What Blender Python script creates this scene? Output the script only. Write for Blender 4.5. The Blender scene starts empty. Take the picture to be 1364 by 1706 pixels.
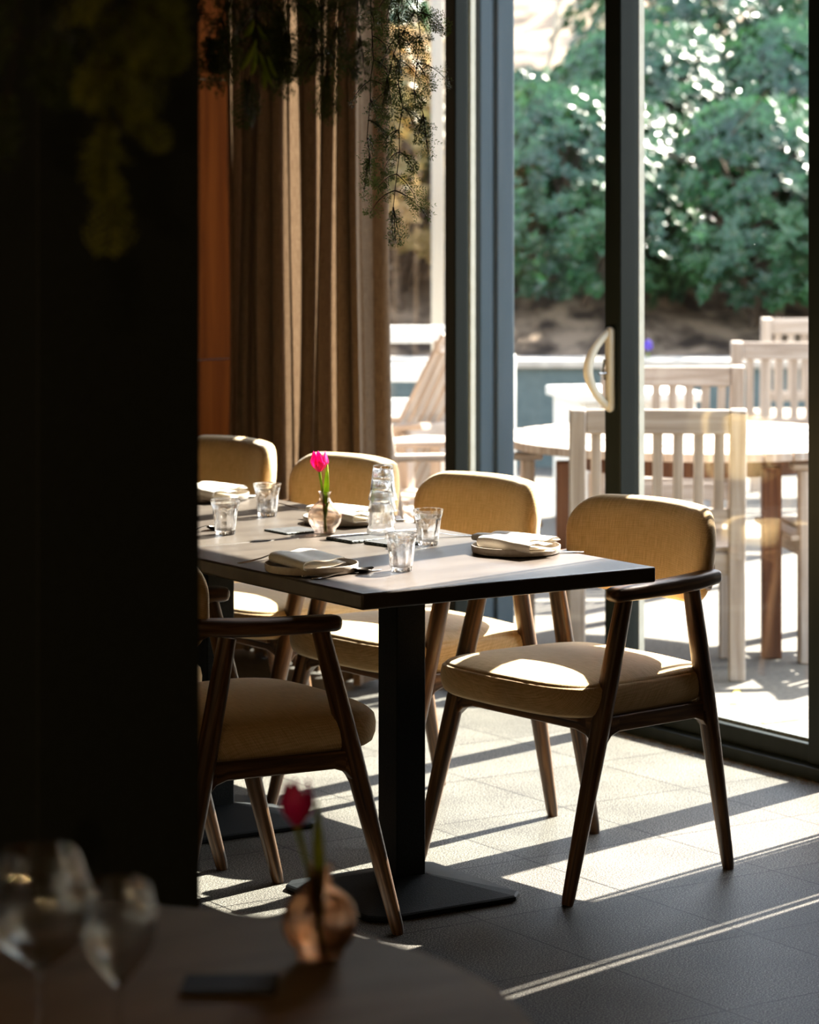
import bpy, bmesh, math, random
from mathutils import Vector, Matrix, Euler, noise
R = math.radians
PI = math.pi
random.seed(7)
S = bpy.context.scene
COL = S.collection

# ------------------------------------------------------------------ camera, light, exposure
CAM_H = 1.58
YAW = R(33.5)                      # the room's long wall runs 33.5 degrees off the view axis
FPX = 4800.0
cam_d = bpy.data.cameras.new('camera')
cam = bpy.data.objects.new('camera', cam_d)
COL.objects.link(cam)
cam.location = (0, 0, CAM_H)
cam.rotation_euler = (R(90), 0, -YAW)
cam_d.sensor_fit = 'AUTO'
cam_d.sensor_width = 36
cam_d.lens = FPX / 1706 * 36
cam_d.shift_y = -(853 - 310) / 1706
cam_d.clip_start = 0.05
cam_d.clip_end = 300
cam_d.dof.use_dof = True
cam_d.dof.focus_distance = 6.2
cam_d.dof.aperture_fstop = 4.9
S.camera = cam

SUN_AZ = Vector((0.972, 0.235, 0)).normalized()
SUN_EL = R(41.5)
sun_d = bpy.data.lights.new('sun', 'SUN')
sun_d.energy = 20.0
sun_d.angle = R(0.53)
sun_d.color = (1.0, 0.905, 0.785)
sun = bpy.data.objects.new('sun', sun_d)
COL.objects.link(sun)
sd = SUN_AZ * math.cos(SUN_EL) + Vector((0, 0, math.sin(SUN_EL)))
sun.rotation_euler = sd.to_track_quat('Z', 'Y').to_euler()
sun.location = (12, 6, 10)

W = bpy.data.worlds.new('world')
S.world = W
W.use_nodes = True
wn = W.node_tree
sky = wn.nodes.new('ShaderNodeTexSky')
sky.sky_type = 'NISHITA'
sky.sun_disc = False
sky.sun_elevation = SUN_EL
sky.sun_rotation = math.atan2(SUN_AZ.x, SUN_AZ.y)
hs = wn.nodes.new('ShaderNodeHueSaturation')
hs.inputs['Saturation'].default_value = 0.55
wn.links.new(sky.outputs[0], hs.inputs['Color'])
wn.links.new(hs.outputs[0], wn.nodes['Background'].inputs[0])
wn.nodes['Background'].inputs[1].default_value = 0.43

S.view_settings.view_transform = 'Standard'
S.view_settings.look = 'None'
S.view_settings.exposure = 1.3
S.view_settings.gamma = 1.0
S.view_settings.use_curve_mapping = False
S.cycles.use_denoising = True
S.cycles.max_bounces = 12
S.cycles.diffuse_bounces = 6
S.cycles.glossy_bounces = 4
S.cycles.transmission_bounces = 10
S.cycles.transparent_max_bounces = 24
S.cycles.caustics_reflective = False
S.cycles.caustics_refractive = False
S.cycles.sample_clamp_indirect = 6.0


def cw(xc, z, h=0.0):
    """point given as metres right of / ahead of the camera -> room coordinates"""
    return Vector((xc * math.cos(YAW) + z * math.sin(YAW), -xc * math.sin(YAW) + z * math.cos(YAW), h))


# ------------------------------------------------------------------ materials
class NT:
    def __init__(s, name):
        s.m = bpy.data.materials.new(name)
        s.m.use_nodes = True
        s.t = s.m.node_tree
        s.b = s.t.nodes['Principled BSDF']
        s.out = s.t.nodes['Material Output']

    def n(s, typ, **kw):
        nd = s.t.nodes.new(typ)
        for k, v in kw.items():
            if k.startswith('i_'):
                nd.inputs[k[2:].replace('_', ' ')].default_value = v
            else:
                setattr(nd, k, v)
        return nd

    def l(s, a, b):
        s.t.links.new(a, b)


def coords(t, kind='Object', scale=(1, 1, 1), loc=(0, 0, 0)):
    tc = t.n('ShaderNodeTexCoord')
    mp = t.n('ShaderNodeMapping')
    mp.inputs['Scale'].default_value = scale
    mp.inputs['Location'].default_value = loc
    t.l(tc.outputs[kind], mp.inputs[0])
    return mp.outputs[0]


def ramp(t, fac, stops):
    r = t.n('ShaderNodeValToRGB')
    e = r.color_ramp.elements
    e[0].position, e[0].color = stops[0][0], (*stops[0][1], 1)
    e[1].position, e[1].color = stops[-1][0], (*stops[-1][1], 1)
    for p, c in stops[1:-1]:
        x = e.new(p)
        x.color = (*c, 1)
    t.l(fac, r.inputs[0])
    return r.outputs[0]


def noise_mat(name, c1, c2, scale=30, rough=0.5, kind='Object', stretch=(1, 1, 1), metal=0, bump=0, bscale=None,
              spec=0.5, sheen=0, detail=4, lo=0.35, hi=0.65, coat=0):
    t = NT(name)
    v = coords(t, kind, stretch)
    nz = t.n('ShaderNodeTexNoise')
    nz.inputs['Scale'].default_value = scale
    nz.inputs['Detail'].default_value = detail
    t.l(v, nz.inputs[0])
    t.l(ramp(t, nz.outputs[0], [(lo, c1), (hi, c2)]), t.b.inputs['Base Color'])
    t.b.inputs['Roughness'].default_value = rough
    t.b.inputs['Metallic'].default_value = metal
    t.b.inputs['Specular IOR Level'].default_value = spec
    t.b.inputs['Sheen Weight'].default_value = sheen
    t.b.inputs['Coat Weight'].default_value = coat
    if bump:
        bp = t.n('ShaderNodeBump')
        bp.inputs['Strength'].default_value = bump
        bp.inputs['Distance'].default_value = 0.002
        n2 = nz
        if bscale:
            n2 = t.n('ShaderNodeTexNoise')
            n2.inputs['Scale'].default_value = bscale
            t.l(v, n2.inputs[0])
        t.l(n2.outputs[0], bp.inputs['Height'])
        t.l(bp.outputs[0], t.b.inputs['Normal'])
    return t.m


def wood_mat(name, dark, mid, light, rough=0.45, sc=1.0, spec=0.5):
    """grain runs along V of the UV map (metres)"""
    t = NT(name)
    v = coords(t, 'UV', (70 * sc, 4 * sc, 1))
    n1 = t.n('ShaderNodeTexNoise')
    n1.inputs['Scale'].default_value = 1.0
    n1.inputs['Detail'].default_value = 6
    n1.inputs['Distortion'].default_value = 0.6
    t.l(v, n1.inputs[0])
    t.l(ramp(t, n1.outputs[0], [(0.3, dark), (0.5, mid), (0.72, light)]), t.b.inputs['Base Color'])
    t.b.inputs['Roughness'].default_value = rough
    t.b.inputs['Specular IOR Level'].default_value = spec
    bp = t.n('ShaderNodeBump')
    bp.inputs['Strength'].default_value = 0.35
    bp.inputs['Distance'].default_value = 0.001
    t.l(n1.outputs[0], bp.inputs['Height'])
    t.l(bp.outputs[0], t.b.inputs['Normal'])
    return t.m


def fabric_mat(name, c1, c2, thread=900, transl=0.0, sheen=0.35, rough=0.85):
    t = NT(name)
    v = coords(t, 'UV', (1, 1, 1))
    w1 = t.n('ShaderNodeTexWave', wave_type='BANDS', bands_direction='X')
    w2 = t.n('ShaderNodeTexWave', wave_type='BANDS', bands_direction='Y')
    for w in (w1, w2):
        w.inputs['Scale'].default_value = thread / 20
        w.inputs['Distortion'].default_value = 1.2
        w.inputs['Detail'].default_value = 1
        t.l(v, w.inputs[0])
    slub = t.n('ShaderNodeTexNoise')
    slub.inputs['Scale'].default_value = 1
    slub.inputs['Detail'].default_value = 5
    t.l(coords(t, 'UV', (420, 26, 1)), slub.inputs[0])
    slub2 = t.n('ShaderNodeTexNoise')
    slub2.inputs['Scale'].default_value = 1
    slub2.inputs['Detail'].default_value = 3
    t.l(coords(t, 'UV', (26, 420, 1)), slub2.inputs[0])
    mul = t.n('ShaderNodeMath', operation='MULTIPLY')
    t.l(w1.outputs[1], mul.inputs[0])
    t.l(w2.outputs[1], mul.inputs[1])
    add = t.n('ShaderNodeMath', operation='ADD')
    t.l(slub.outputs[0], add.inputs[0])
    sc2 = t.n('ShaderNodeMath', operation='MULTIPLY_ADD')
    t.l(slub2.outputs[0], sc2.inputs[0])
    sc2.inputs[1].default_value = 0.5
    sc2.inputs[2].default_value = 0.25
    t.l(sc2.outputs[0], add.inputs[1])
    a2 = t.n('ShaderNodeMath', operation='MULTIPLY_ADD')
    t.l(mul.outputs[0], a2.inputs[0])
    a2.inputs[1].default_value = 0.12
    hf = t.n('ShaderNodeMath', operation='MULTIPLY')
    t.l(add.outputs[0], hf.inputs[0])
    hf.inputs[1].default_value = 0.45
    t.l(hf.outputs[0], a2.inputs[2])
    col = ramp(t, a2.outputs[0], [(0.36, c1), (0.66, c2)])
    t.l(col, t.b.inputs['Base Color'])
    t.b.inputs['Roughness'].default_value = rough
    t.b.inputs['Specular IOR Level'].default_value = 0.2
    t.b.inputs['Sheen Weight'].default_value = sheen
    t.b.inputs['Sheen Roughness'].default_value = 0.4
    bp = t.n('ShaderNodeBump')
    bp.inputs['Strength'].default_value = 0.5
    bp.inputs['Distance'].default_value = 0.0015
    t.l(a2.outputs[0], bp.inputs['Height'])
    t.l(bp.outputs[0], t.b.inputs['Normal'])
    if transl:
        tr = t.n('ShaderNodeBsdfTranslucent')
        t.l(col, tr.inputs[0])
        mx = t.n('ShaderNodeMixShader')
        mx.inputs[0].default_value = transl
        t.l(t.b.outputs[0], mx.inputs[1])
        t.l(tr.outputs[0], mx.inputs[2])
        t.l(mx.outputs[0], t.out.inputs[0])
    return t.m


def pane_mat(name, tint=(0.95, 0.97, 0.96)):
    t = NT(name)
    # Schlick reflectance of one face of a plane sheet (same from both sides)
    ge = t.n('ShaderNodeNewGeometry')
    dt = t.n('ShaderNodeVectorMath', operation='DOT_PRODUCT')
    t.l(ge.outputs['Incoming'], dt.inputs[0])
    t.l(ge.outputs['Normal'], dt.inputs[1])
    ab = t.n('ShaderNodeMath', operation='ABSOLUTE')
    t.l(dt.outputs['Value'], ab.inputs[0])
    om = t.n('ShaderNodeMath', operation='SUBTRACT')
    om.inputs[0].default_value = 1
    t.l(ab.outputs[0], om.inputs[1])
    pw = t.n('ShaderNodeMath', operation='POWER')
    t.l(om.outputs[0], pw.inputs[0])
    pw.inputs[1].default_value = 5
    fr = t.n('ShaderNodeMath', operation='MULTIPLY_ADD')
    t.l(pw.outputs[0], fr.inputs[0])
    fr.inputs[1].default_value = 0.96
    fr.inputs[2].default_value = 0.04
    tr = t.n('ShaderNodeBsdfTransparent')
    tr.inputs[0].default_value = (*tint, 1)
    gl = t.n('ShaderNodeBsdfGlossy')
    gl.inputs['Roughness'].default_value = 0.0
    df = t.n('ShaderNodeBsdfDiffuse')
    df.inputs[0].default_value = (0.8, 0.8, 0.78, 1)
    mx = t.n('ShaderNodeMixShader')
    t.l(fr.outputs[0], mx.inputs[0])
    t.l(tr.outputs[0], mx.inputs[1])
    t.l(gl.outputs[0], mx.inputs[2])
    # specks of dust on the pane
    nz = t.n('ShaderNodeTexNoise')
    nz.inputs['Scale'].default_value = 140
    nz.inputs['Detail'].default_value = 2
    t.l(coords(t, 'Object'), nz.inputs[0])
    rp = ramp(t, nz.outputs[0], [(0.70, (0.004, 0.004, 0.004)), (0.78, (0.22, 0.22, 0.22))])
    m2 = t.n('ShaderNodeMixShader')
    t.l(rp, m2.inputs[0])
    t.l(mx.outputs[0], m2.inputs[1])
    t.l(df.outputs[0], m2.inputs[2])
    t.l(m2.outputs[0], t.out.inputs[0])
    return t.m


def glass_mat(name, color=(1, 1, 1), ior=1.48, clear=0.35, rough=0.0):
    t = NT(name)
    g = t.n('ShaderNodeBsdfGlass')
    g.inputs['Color'].default_value = (*color, 1)
    g.inputs['IOR'].default_value = ior
    g.inputs['Roughness'].default_value = rough
    tr = t.n('ShaderNodeBsdfTransparent')
    tr.inputs[0].default_value = (*color, 1)
    mx = t.n('ShaderNodeMixShader')
    mx.inputs[0].default_value = clear
    t.l(g.outputs[0], mx.inputs[1])
    t.l(tr.outputs[0], mx.inputs[2])
    t.l(mx.outputs[0], t.out.inputs[0])
    return t.m


def leaf_mat(name, c1, c2, rough=0.35, transl=0.35, spec=0.5, scale=8):
    t = NT(name)
    nz = t.n('ShaderNodeTexNoise')
    nz.inputs['Scale'].default_value = scale
    nz.inputs['Detail'].default_value = 3
    t.l(coords(t, 'Object'), nz.inputs[0])
    col = ramp(t, nz.outputs[0], [(0.35, c1), (0.65, c2)])
    t.l(col, t.b.inputs['Base Color'])
    t.b.inputs['Roughness'].default_value = rough
    t.b.inputs['Specular IOR Level'].default_value = spec
    tr = t.n('ShaderNodeBsdfTranslucent')
    t.l(col, tr.inputs[0])
    mx = t.n('ShaderNodeMixShader')
    mx.inputs[0].default_value = transl
    t.l(t.b.outputs[0], mx.inputs[1])
    t.l(tr.outputs[0], mx.inputs[2])
    t.l(mx.outputs[0], t.out.inputs[0])
    return t.m


def floor_mat():
    t = NT('granite_tile')
    tc = t.n('ShaderNodeTexCoord')
    sp = t.n('ShaderNodeSeparateXYZ')
    t.l(tc.outputs['Object'], sp.inputs[0])

    def line(out, off):
        a = t.n('ShaderNodeMath', operation='SUBTRACT')
        t.l(out, a.inputs[0])
        a.inputs[1].default_value = off
        d = t.n('ShaderNodeMath', operation='DIVIDE')
        t.l(a.outputs[0], d.inputs[0])
        d.inputs[1].default_value = 0.408
        f = t.n('ShaderNodeMath', operation='FRACT')
        t.l(d.outputs[0], f.inputs[0])
        s = t.n('ShaderNodeMath', operation='SUBTRACT')
        t.l(f.outputs[0], s.inputs[0])
        s.inputs[1].default_value = 0.5
        ab = t.n('ShaderNodeMath', operation='ABSOLUTE')
        t.l(s.outputs[0], ab.inputs[0])
        return ab.outputs[0], d.outputs[0]
    lx, ix = line(sp.outputs[0], 3.553 - 40.8)
    ly, iy = line(sp.outputs[1], 4.268 - 40.8)
    mxm = t.n('ShaderNodeMath', operation='MAXIMUM')
    t.l(lx, mxm.inputs[0])
    t.l(ly, mxm.inputs[1])
    gt = t.n('ShaderNodeMath', operation='GREATER_THAN')
    t.l(mxm.outputs[0], gt.inputs[0])
    gt.inputs[1].default_value = 0.4942
    # per-tile tone
    fx = t.n('ShaderNodeMath', operation='FLOOR')
    t.l(ix, fx.inputs[0])
    fy = t.n('ShaderNodeMath', operation='FLOOR')
    t.l(iy, fy.inputs[0])
    cb = t.n('ShaderNodeCombineXYZ')
    t.l(fx.outputs[0], cb.inputs[0])
    t.l(fy.outputs[0], cb.inputs[1])
    wnz = t.n('ShaderNodeTexWhiteNoise')
    t.l(cb.outputs[0], wnz.inputs[0])
    n1 = t.n('ShaderNodeTexNoise')
    n1.inputs['Scale'].default_value = 300
    n1.inputs['Detail'].default_value = 3
    t.l(tc.outputs['Object'], n1.inputs[0])
    n2 = t.n('ShaderNodeTexNoise')
    n2.inputs['Scale'].default_value = 5
    n2.inputs['Detail'].default_value = 4
    t.l(tc.outputs['Object'], n2.inputs[0])
    c1 = ramp(t, n1.outputs[0], [(0.38, (0.021, 0.0207, 0.018)), (0.52, (0.070, 0.068, 0.061)), (0.64, (0.31, 0.295, 0.26))])
    c2 = ramp(t, n2.outputs[0], [(0.3, (0.75, 0.75, 0.75)), (0.7, (1.1, 1.1, 1.08))])
    m = t.n('ShaderNodeMix', data_type='RGBA', blend_type='MULTIPLY')
    m.inputs[0].default_value = 1
    t.l(c1, m.inputs[6])
    t.l(c2, m.inputs[7])
    c3 = ramp(t, wnz.outputs[0], [(0.0, (0.86, 0.86, 0.86)), (1.0, (1.1, 1.1, 1.1))])
    m3 = t.n('ShaderNodeMix', data_type='RGBA', blend_type='MULTIPLY')
    m3.inputs[0].default_value = 1
    t.l(m.outputs[2], m3.inputs[6])
    t.l(c3, m3.inputs[7])
    m2 = t.n('ShaderNodeMix', data_type='RGBA')
    t.l(gt.outputs[0], m2.inputs[0])
    t.l(m3.outputs[2], m2.inputs[6])
    m2.inputs[7].default_value = (0.008, 0.007, 0.006, 1)
    t.l(m2.outputs[2], t.b.inputs['Base Color'])
    rr = ramp(t, n1.outputs[0], [(0.3, (0.62, 0.62, 0.62)), (0.7, (0.36, 0.36, 0.36))])
    t.l(rr, t.b.inputs['Roughness'])
    t.b.inputs['Specular IOR Level'].default_value = 0.13
    bp = t.n('ShaderNodeBump')
    bp.inputs['Strength'].default_value = 0.2
    bp.inputs['Distance'].default_value = 0.001
    t.l(n1.outputs[0], bp.inputs['Height'])
    bp2 = t.n('ShaderNodeBump', invert=True)
    bp2.inputs['Strength'].default_value = 0.6
    bp2.inputs['Distance'].default_value = 0.002
    t.l(gt.outputs[0], bp2.inputs['Height'])
    t.l(bp.outputs[0], bp2.inputs['Normal'])
    t.l(bp2.outputs[0], t.b.inputs['Normal'])
    return t.m


M = {}
M['floor'] = floor_mat()
M['wall'] = noise_mat('dark_plaster', (0.03, 0.032, 0.032), (0.04, 0.042, 0.042), 6, 0.9)
M['pillar'] = noise_mat('dark_green_paint', (0.014, 0.02, 0.019), (0.018, 0.025, 0.023), 90, 0.8, bump=0.2)
M['ceil'] = noise_mat('dark_ceiling_paint', (0.035, 0.033, 0.03), (0.045, 0.042, 0.04), 5, 0.9)
M['frame'] = noise_mat('grey_green_aluminium', (0.006, 0.009, 0.0075), (0.010, 0.0135, 0.0115), 25, 0.42, metal=0.0, spec=0.13, stretch=(1, 1, 0.05))
M['seal'] = noise_mat('cream_gasket', (0.62, 0.58, 0.47), (0.7, 0.66, 0.55), 30, 0.5)
M['cream_plastic'] = noise_mat('cream_lacquer', (0.60, 0.55, 0.43), (0.66, 0.61, 0.5), 20, 0.32)
M['pane'] = pane_mat('window_glass')
M['blue_post'] = noise_mat('blue_grey_painted_metal', (0.03, 0.055, 0.075), (0.042, 0.068, 0.092), 14, 0.42, stretch=(1, 1, .1), spec=0.25)
M['steel_plate'] = noise_mat('black_powder_coat', (0.004, 0.006, 0.0075), (0.009, 0.012, 0.014), 350, 0.55, bump=0.4, spec=0.12)
M['dark_wood'] = wood_mat('dark_stained_ash', (0.018, 0.009, 0.004), (0.10, 0.047, 0.017), (0.30, 0.155, 0.062), 0.40)
M['fabric'] = fabric_mat('ochre_linen_weave', (0.54, 0.35, 0.14), (0.88, 0.65, 0.36), 1400)
M['tabletop'] = noise_mat('dark_brown_laminate', (0.052, 0.041, 0.033), (0.080, 0.065, 0.052), 3.5, 0.33, spec=0.6, stretch=(1, 6, 1), bump=0.15, bscale=220, detail=7)
M['tabletop_fg'] = noise_mat('brown_laminate', (0.30, 0.205, 0.10), (0.42, 0.29, 0.15), 3.0, 0.6, spec=0.12, stretch=(1, 5, 1), detail=7)
M['tableedge'] = noise_mat('black_table_edge', (0.008, 0.009, 0.01), (0.014, 0.015, 0.016), 60, 0.4)
M['curtain'] = fabric_mat('brown_linen_curtain', (0.12, 0.073, 0.043), (0.29, 0.195, 0.12), 2400, transl=0.25, sheen=0.1)
M['wood_wall'] = wood_mat('orange_wood_panel', (0.05, 0.012, 0.0012), (0.075, 0.019, 0.002), (0.10, 0.028, 0.004), 0.6, 0.35, spec=0.02)
M['stone_white'] = noise_mat('stoneware_glaze', (0.40, 0.34, 0.27), (0.52, 0.46, 0.38), 60, 0.35, spec=0.5)
M['napkin'] = fabric_mat('ivory_napkin_cloth', (0.80, 0.75, 0.66), (0.92, 0.88, 0.80), 1100, transl=0.12, sheen=0.1)
M['steel'] = noise_mat('polished_cutlery_steel', (0.45, 0.42, 0.38), (0.6, 0.57, 0.52), 12, 0.18, metal=1.0)
M['slate'] = noise_mat('black_slate', (0.012, 0.013, 0.015), (0.035, 0.036, 0.038), 45, 0.5, bump=0.8)
M['slate_fg'] = noise_mat('dark_leather', (0.02, 0.018, 0.015), (0.03, 0.027, 0.022), 45, 0.6, bump=0.5)
M['slate_edge'] = noise_mat('chipped_slate_edge', (0.02, 0.03, 0.03), (0.30, 0.34, 0.33), 240, 0.6, bump=1.0, lo=0.45, hi=0.7)
M['tumbler'] = glass_mat('clear_tumbler_glass', (1, 1, 1), 1.5, 0.22)
M['wine_glass'] = glass_mat('thin_crystal', (0.97, 0.97, 0.95), 1.5, 0.25)
M['vase_pink'] = glass_mat('blush_glass', (1.0, 0.93, 0.88), 1.47, 0.4)
M['vase_amber'] = glass_mat('amber_glass', (0.97, 0.81, 0.68), 1.47, 0.25)
M['water'] = glass_mat('water', (0.98, 0.97, 0.95), 1.33, 0.45)
M['petal'] = leaf_mat('magenta_petal', (0.80, 0.008, 0.22), (0.92, 0.06, 0.40), 0.4, 0.5, scale=30)
M['stem'] = leaf_mat('tulip_green', (0.22, 0.34, 0.02), (0.40, 0.50, 0.05), 0.4, 0.35, scale=30)
M['fern'] = leaf_mat('fern_green', (0.05, 0.085, 0.02), (0.12, 0.16, 0.04), 0.5, 0.5, scale=6)
M['fern_olive'] = leaf_mat('fern_olive_yellow', (0.12, 0.15, 0.014), (0.28, 0.30, 0.028), 0.5, 0.45, scale=8)
M['vine_stem'] = noise_mat('vine_bark', (0.02, 0.014, 0.008), (0.045, 0.03, 0.018), 60, 0.8)
M['pavers'] = noise_mat('pale_exposed_paving', (0.075, 0.066, 0.055), (0.15, 0.135, 0.117), 60, 0.85, detail=8, bump=0.4)
M['soil'] = noise_mat('leaf_litter_bank', (0.035, 0.02, 0.012), (0.36, 0.25, 0.17), 5, 0.9, detail=10, bump=0.6, lo=0.4, hi=0.66)
M['coping'] = noise_mat('pale_stone_coping', (0.42, 0.38, 0.33), (0.55, 0.5, 0.44), 12, 0.8)
M['render_wall'] = noise_mat('grey_blue_render', (0.085, 0.12, 0.125), (0.11, 0.15, 0.155), 20, 0.85)
M['teak'] = wood_mat('weathered_teak', (0.30, 0.23, 0.18), (0.42, 0.34, 0.28), (0.54, 0.46, 0.4), 0.7, 0.7, 0.25)
M['teak_brown'] = wood_mat('brown_teak', (0.10, 0.04, 0.022), (0.17, 0.07, 0.036), (0.25, 0.12, 0.06), 0.6, 0.7, 0.3)
M['white_wood'] = wood_mat('white_painted_wood', (0.6, 0.58, 0.54), (0.7, 0.68, 0.64), (0.78, 0.76, 0.72), 0.6, 0.7, 0.3)
M['post_beige'] = noise_mat('pale_beige_post', (0.42, 0.37, 0.3), (0.5, 0.45, 0.38), 10, 0.7, stretch=(1, 1, .1))
M['hedge'] = leaf_mat('laurel_leaf', (0.008, 0.052, 0.024), (0.04, 0.13, 0.036), 0.42, 0.28, spec=0.6, scale=2.5)
for nd in M['hedge'].node_tree.nodes:
    if nd.type == 'BSDF_PRINCIPLED':
        nd.inputs['Coat Weight'].default_value = 0.6
        nd.inputs['Coat Roughness'].default_value = 0.22
M['dry_leaf'] = leaf_mat('ochre_dry_leaf', (0.16, 0.13, 0.03), (0.45, 0.28, 0.11), 0.45, 0.4, scale=3)
M['bark'] = noise_mat('grey_brown_bark', (0.05, 0.035, 0.025), (0.14, 0.1, 0.075), 20, 0.9, bump=0.6)
M['yellow_line'] = noise_mat('worn_yellow_paint', (0.6, 0.45, 0.05), (0.75, 0.6, 0.12), 60, 0.8)
M['violet'] = leaf_mat('violet_petal', (0.12, 0.06, 0.5), (0.2, 0.12, 0.62), 0.5, 0.4, scale=30)
M['straw'] = noise_mat('dusty_mat_fibre', (0.05, 0.03, 0.015), (0.16, 0.10, 0.05), 180, 0.95, bump=0.6)


# ------------------------------------------------------------------ mesh builder
class MB:
    def __init__(s):
        s.v, s.f, s.uv, s.mi = [], [], [], []
        s.mat = 0

    def quad(s, idx, uv):
        s.f.append(idx)
        s.uv.append(uv)
        s.mi.append(s.mat)

    def box(s, c, size, rot=None):
        cx, cy, cz = c
        hx, hy, hz = size[0] / 2, size[1] / 2, size[2] / 2
        o = len(s.v)
        L = [(sx * hx, sy * hy, sz * hz) for sz in (-1, 1) for sy in (-1, 1) for sx in (-1, 1)]
        for p in L:
            q = Vector(p)
            if rot is not None:
                q = rot @ q
            s.v.append((q.x + cx, q.y + cy, q.z + cz))
        lng = max(range(3), key=lambda i: size[i])
        ju = random.random() * 3
        for fc in ((0, 2, 3, 1), (4, 5, 7, 6), (0, 1, 5, 4), (2, 6, 7, 3), (0, 4, 6, 2), (1, 3, 7, 5)):
            uv = []
            # u = any non-long axis that varies, v = the long axis
            pts = [L[i] for i in fc]
            var = [i for i in range(3) if max(p[i] for p in pts) - min(p[i] for p in pts) > 1e-9]
            va = lng if lng in var else var[0]
            ua = [i for i in var if i != va][0]
            for p in pts:
                uv.append((p[ua] + ju, p[va] + ju))
            s.quad([o + i for i in fc], uv)
        return s

    def b2(s, x0, x1, y0, y1, z0, z1):
        return s.box(((x0 + x1) / 2, (y0 + y1) / 2, (z0 + z1) / 2), (abs(x1 - x0), abs(y1 - y0), abs(z1 - z0)))

    def bar(s, a, b, w, t, up=(0, 0, 1)):
        a, b = Vector(a), Vector(b)
        d = b - a
        y = d.normalized()
        x = y.cross(Vector(up))
        if x.length < 1e-5:
            x = Vector((1, 0, 0))
        x.normalize()
        z = x.cross(y)
        m = Matrix((x, y, z)).transposed()
        return s.box((a + b) / 2, (w, d.length, t), m)

    def tube(s, pts, rad, seg=12, a=1.0, b=1.0, n=2.0, up=None, cap=True, caps_round=False):
        """sweep; rad: one number or a list; a,b scale the section (side, up); n: superellipse power"""
        P = [Vector(p) for p in pts]
        if not isinstance(rad, (list, tuple)):
            rad = [rad] * len(P)
        rad = list(rad)
        if caps_round:
            d0 = (P[0] - P[1]).normalized()
            d1 = (P[-1] - P[-2]).normalized()
            r0, r1 = rad[0], rad[-1]
            k0 = [(P[0] + d0 * r0 * b * math.sin(t), r0 * math.cos(t)) for t in (R(82), R(60), R(30))]
            k1 = [(P[-1] + d1 * r1 * b * math.sin(t), r1 * math.cos(t)) for t in (R(30), R(60), R(82))]
            P = [k[0] for k in k0] + P + [k[0] for k in k1]
            rad = [k[1] for k in k0] + rad + [k[1] for k in k1]
        o = len(s.v)
        t0 = (P[1] - P[0]).normalized()
        upv = Vector(up) if up else (Vector((0, 0, 1)) if abs(t0.z) < 0.9 else Vector((0, 1, 0)))
        side = t0.cross(upv).normalized()
        L = 0
        ju = random.random() * 5
        vs = []
        for i, p in enumerate(P):
            if i == 0:
                t = t0
            elif i == len(P) - 1:
                t = (P[i] - P[i - 1]).normalized()
            else:
                t = (P[i + 1] - P[i - 1]).normalized()
            if i:
                L += (P[i] - P[i - 1]).length
            side = (side - t * side.dot(t))
            side.normalize()
            u2 = side.cross(t).normalized()
            vs.append(L)
            for k in range(seg):
                th = 2 * PI * k / seg
                c, sn = math.cos(th), math.sin(th)
                cx = math.copysign(abs(c) ** (2 / n), c)
                cy = math.copysign(abs(sn) ** (2 / n), sn)
                q = p + side * (cx * rad[i] * a) + u2 * (cy * rad[i] * b)
                s.v.append(tuple(q))
        rm = max(rad)
        for i in range(len(P) - 1):
            for k in range(seg):
                k2 = (k + 1) % seg
                u0, u1 = k / seg * 2 * PI * rm + ju, (k + 1) / seg * 2 * PI * rm + ju
                s.quad([o + i * seg + k, o + i * seg + k2, o + (i + 1) * seg + k2, o + (i + 1) * seg + k],
                       [(u0, vs[i] + ju), (u1, vs[i] + ju), (u1, vs[i + 1] + ju), (u0, vs[i + 1] + ju)])
        if cap:
            for i, rev in ((0, True), (len(P) - 1, False)):
                idx = [o + i * seg + k for k in range(seg)]
                if rev:
                    idx.reverse()
                s.f.append(idx)
                s.uv.append([(ju + 0.01 * math.cos(k), ju + .01 * math.sin(k)) for k in range(seg)])
                s.mi.append(s.mat)
        return s

    def rings(s, R_, closed_ends=True, uvs=1.0, flip=False):
        """list of rings (equal point count)"""
        o = len(s.v)
        n = len(R_[0])
        for r in R_:
            for p in r:
                s.v.append(tuple(p))
        V = 0
        for i in range(len(R_) - 1):
            dv = (Vector(R_[i + 1][0]) - Vector(R_[i][0])).length
            U = 0
            for k in range(n):
                k2 = (k + 1) % n
                du = (Vector(R_[i][k2]) - Vector(R_[i][k])).length
                q = [o + i * n + k, o + i * n + k2, o + (i + 1) * n + k2, o + (i + 1) * n + k]
                uv = [(U, V), (U + du, V), (U + du, V + dv), (U, V + dv)]
                if flip:
                    q.reverse()
                    uv.reverse()
                s.quad(q, uv)
                U += du
            V += dv
        if closed_ends:
            for i, rev in ((0, True), (len(R_) - 1, False)):
                idx = [o + i * n + k for k in range(n)]
                if rev != flip:
                    idx.reverse()
                s.f.append(idx)
                s.uv.append([(s.v[j][0], s.v[j][1]) for j in idx])
                s.mi.append(s.mat)
        return s

    def lathe(s, prof, seg=48, c=(0, 0, 0), flute=None, closed=False):
        rr = []
        for j, (r, z) in enumerate(prof):
            ring = []
            for k in range(seg):
                th = 2 * PI * k / seg
                q = r
                if flute:
                    q = r * flute(th, z, j)
                ring.append((c[0] + q * math.cos(th), c[1] + q * math.sin(th), c[2] + z))
            rr.append(ring)
        if closed:
            rr.append(rr[0])
        return s.rings(rr, closed_ends=not closed)

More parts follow.
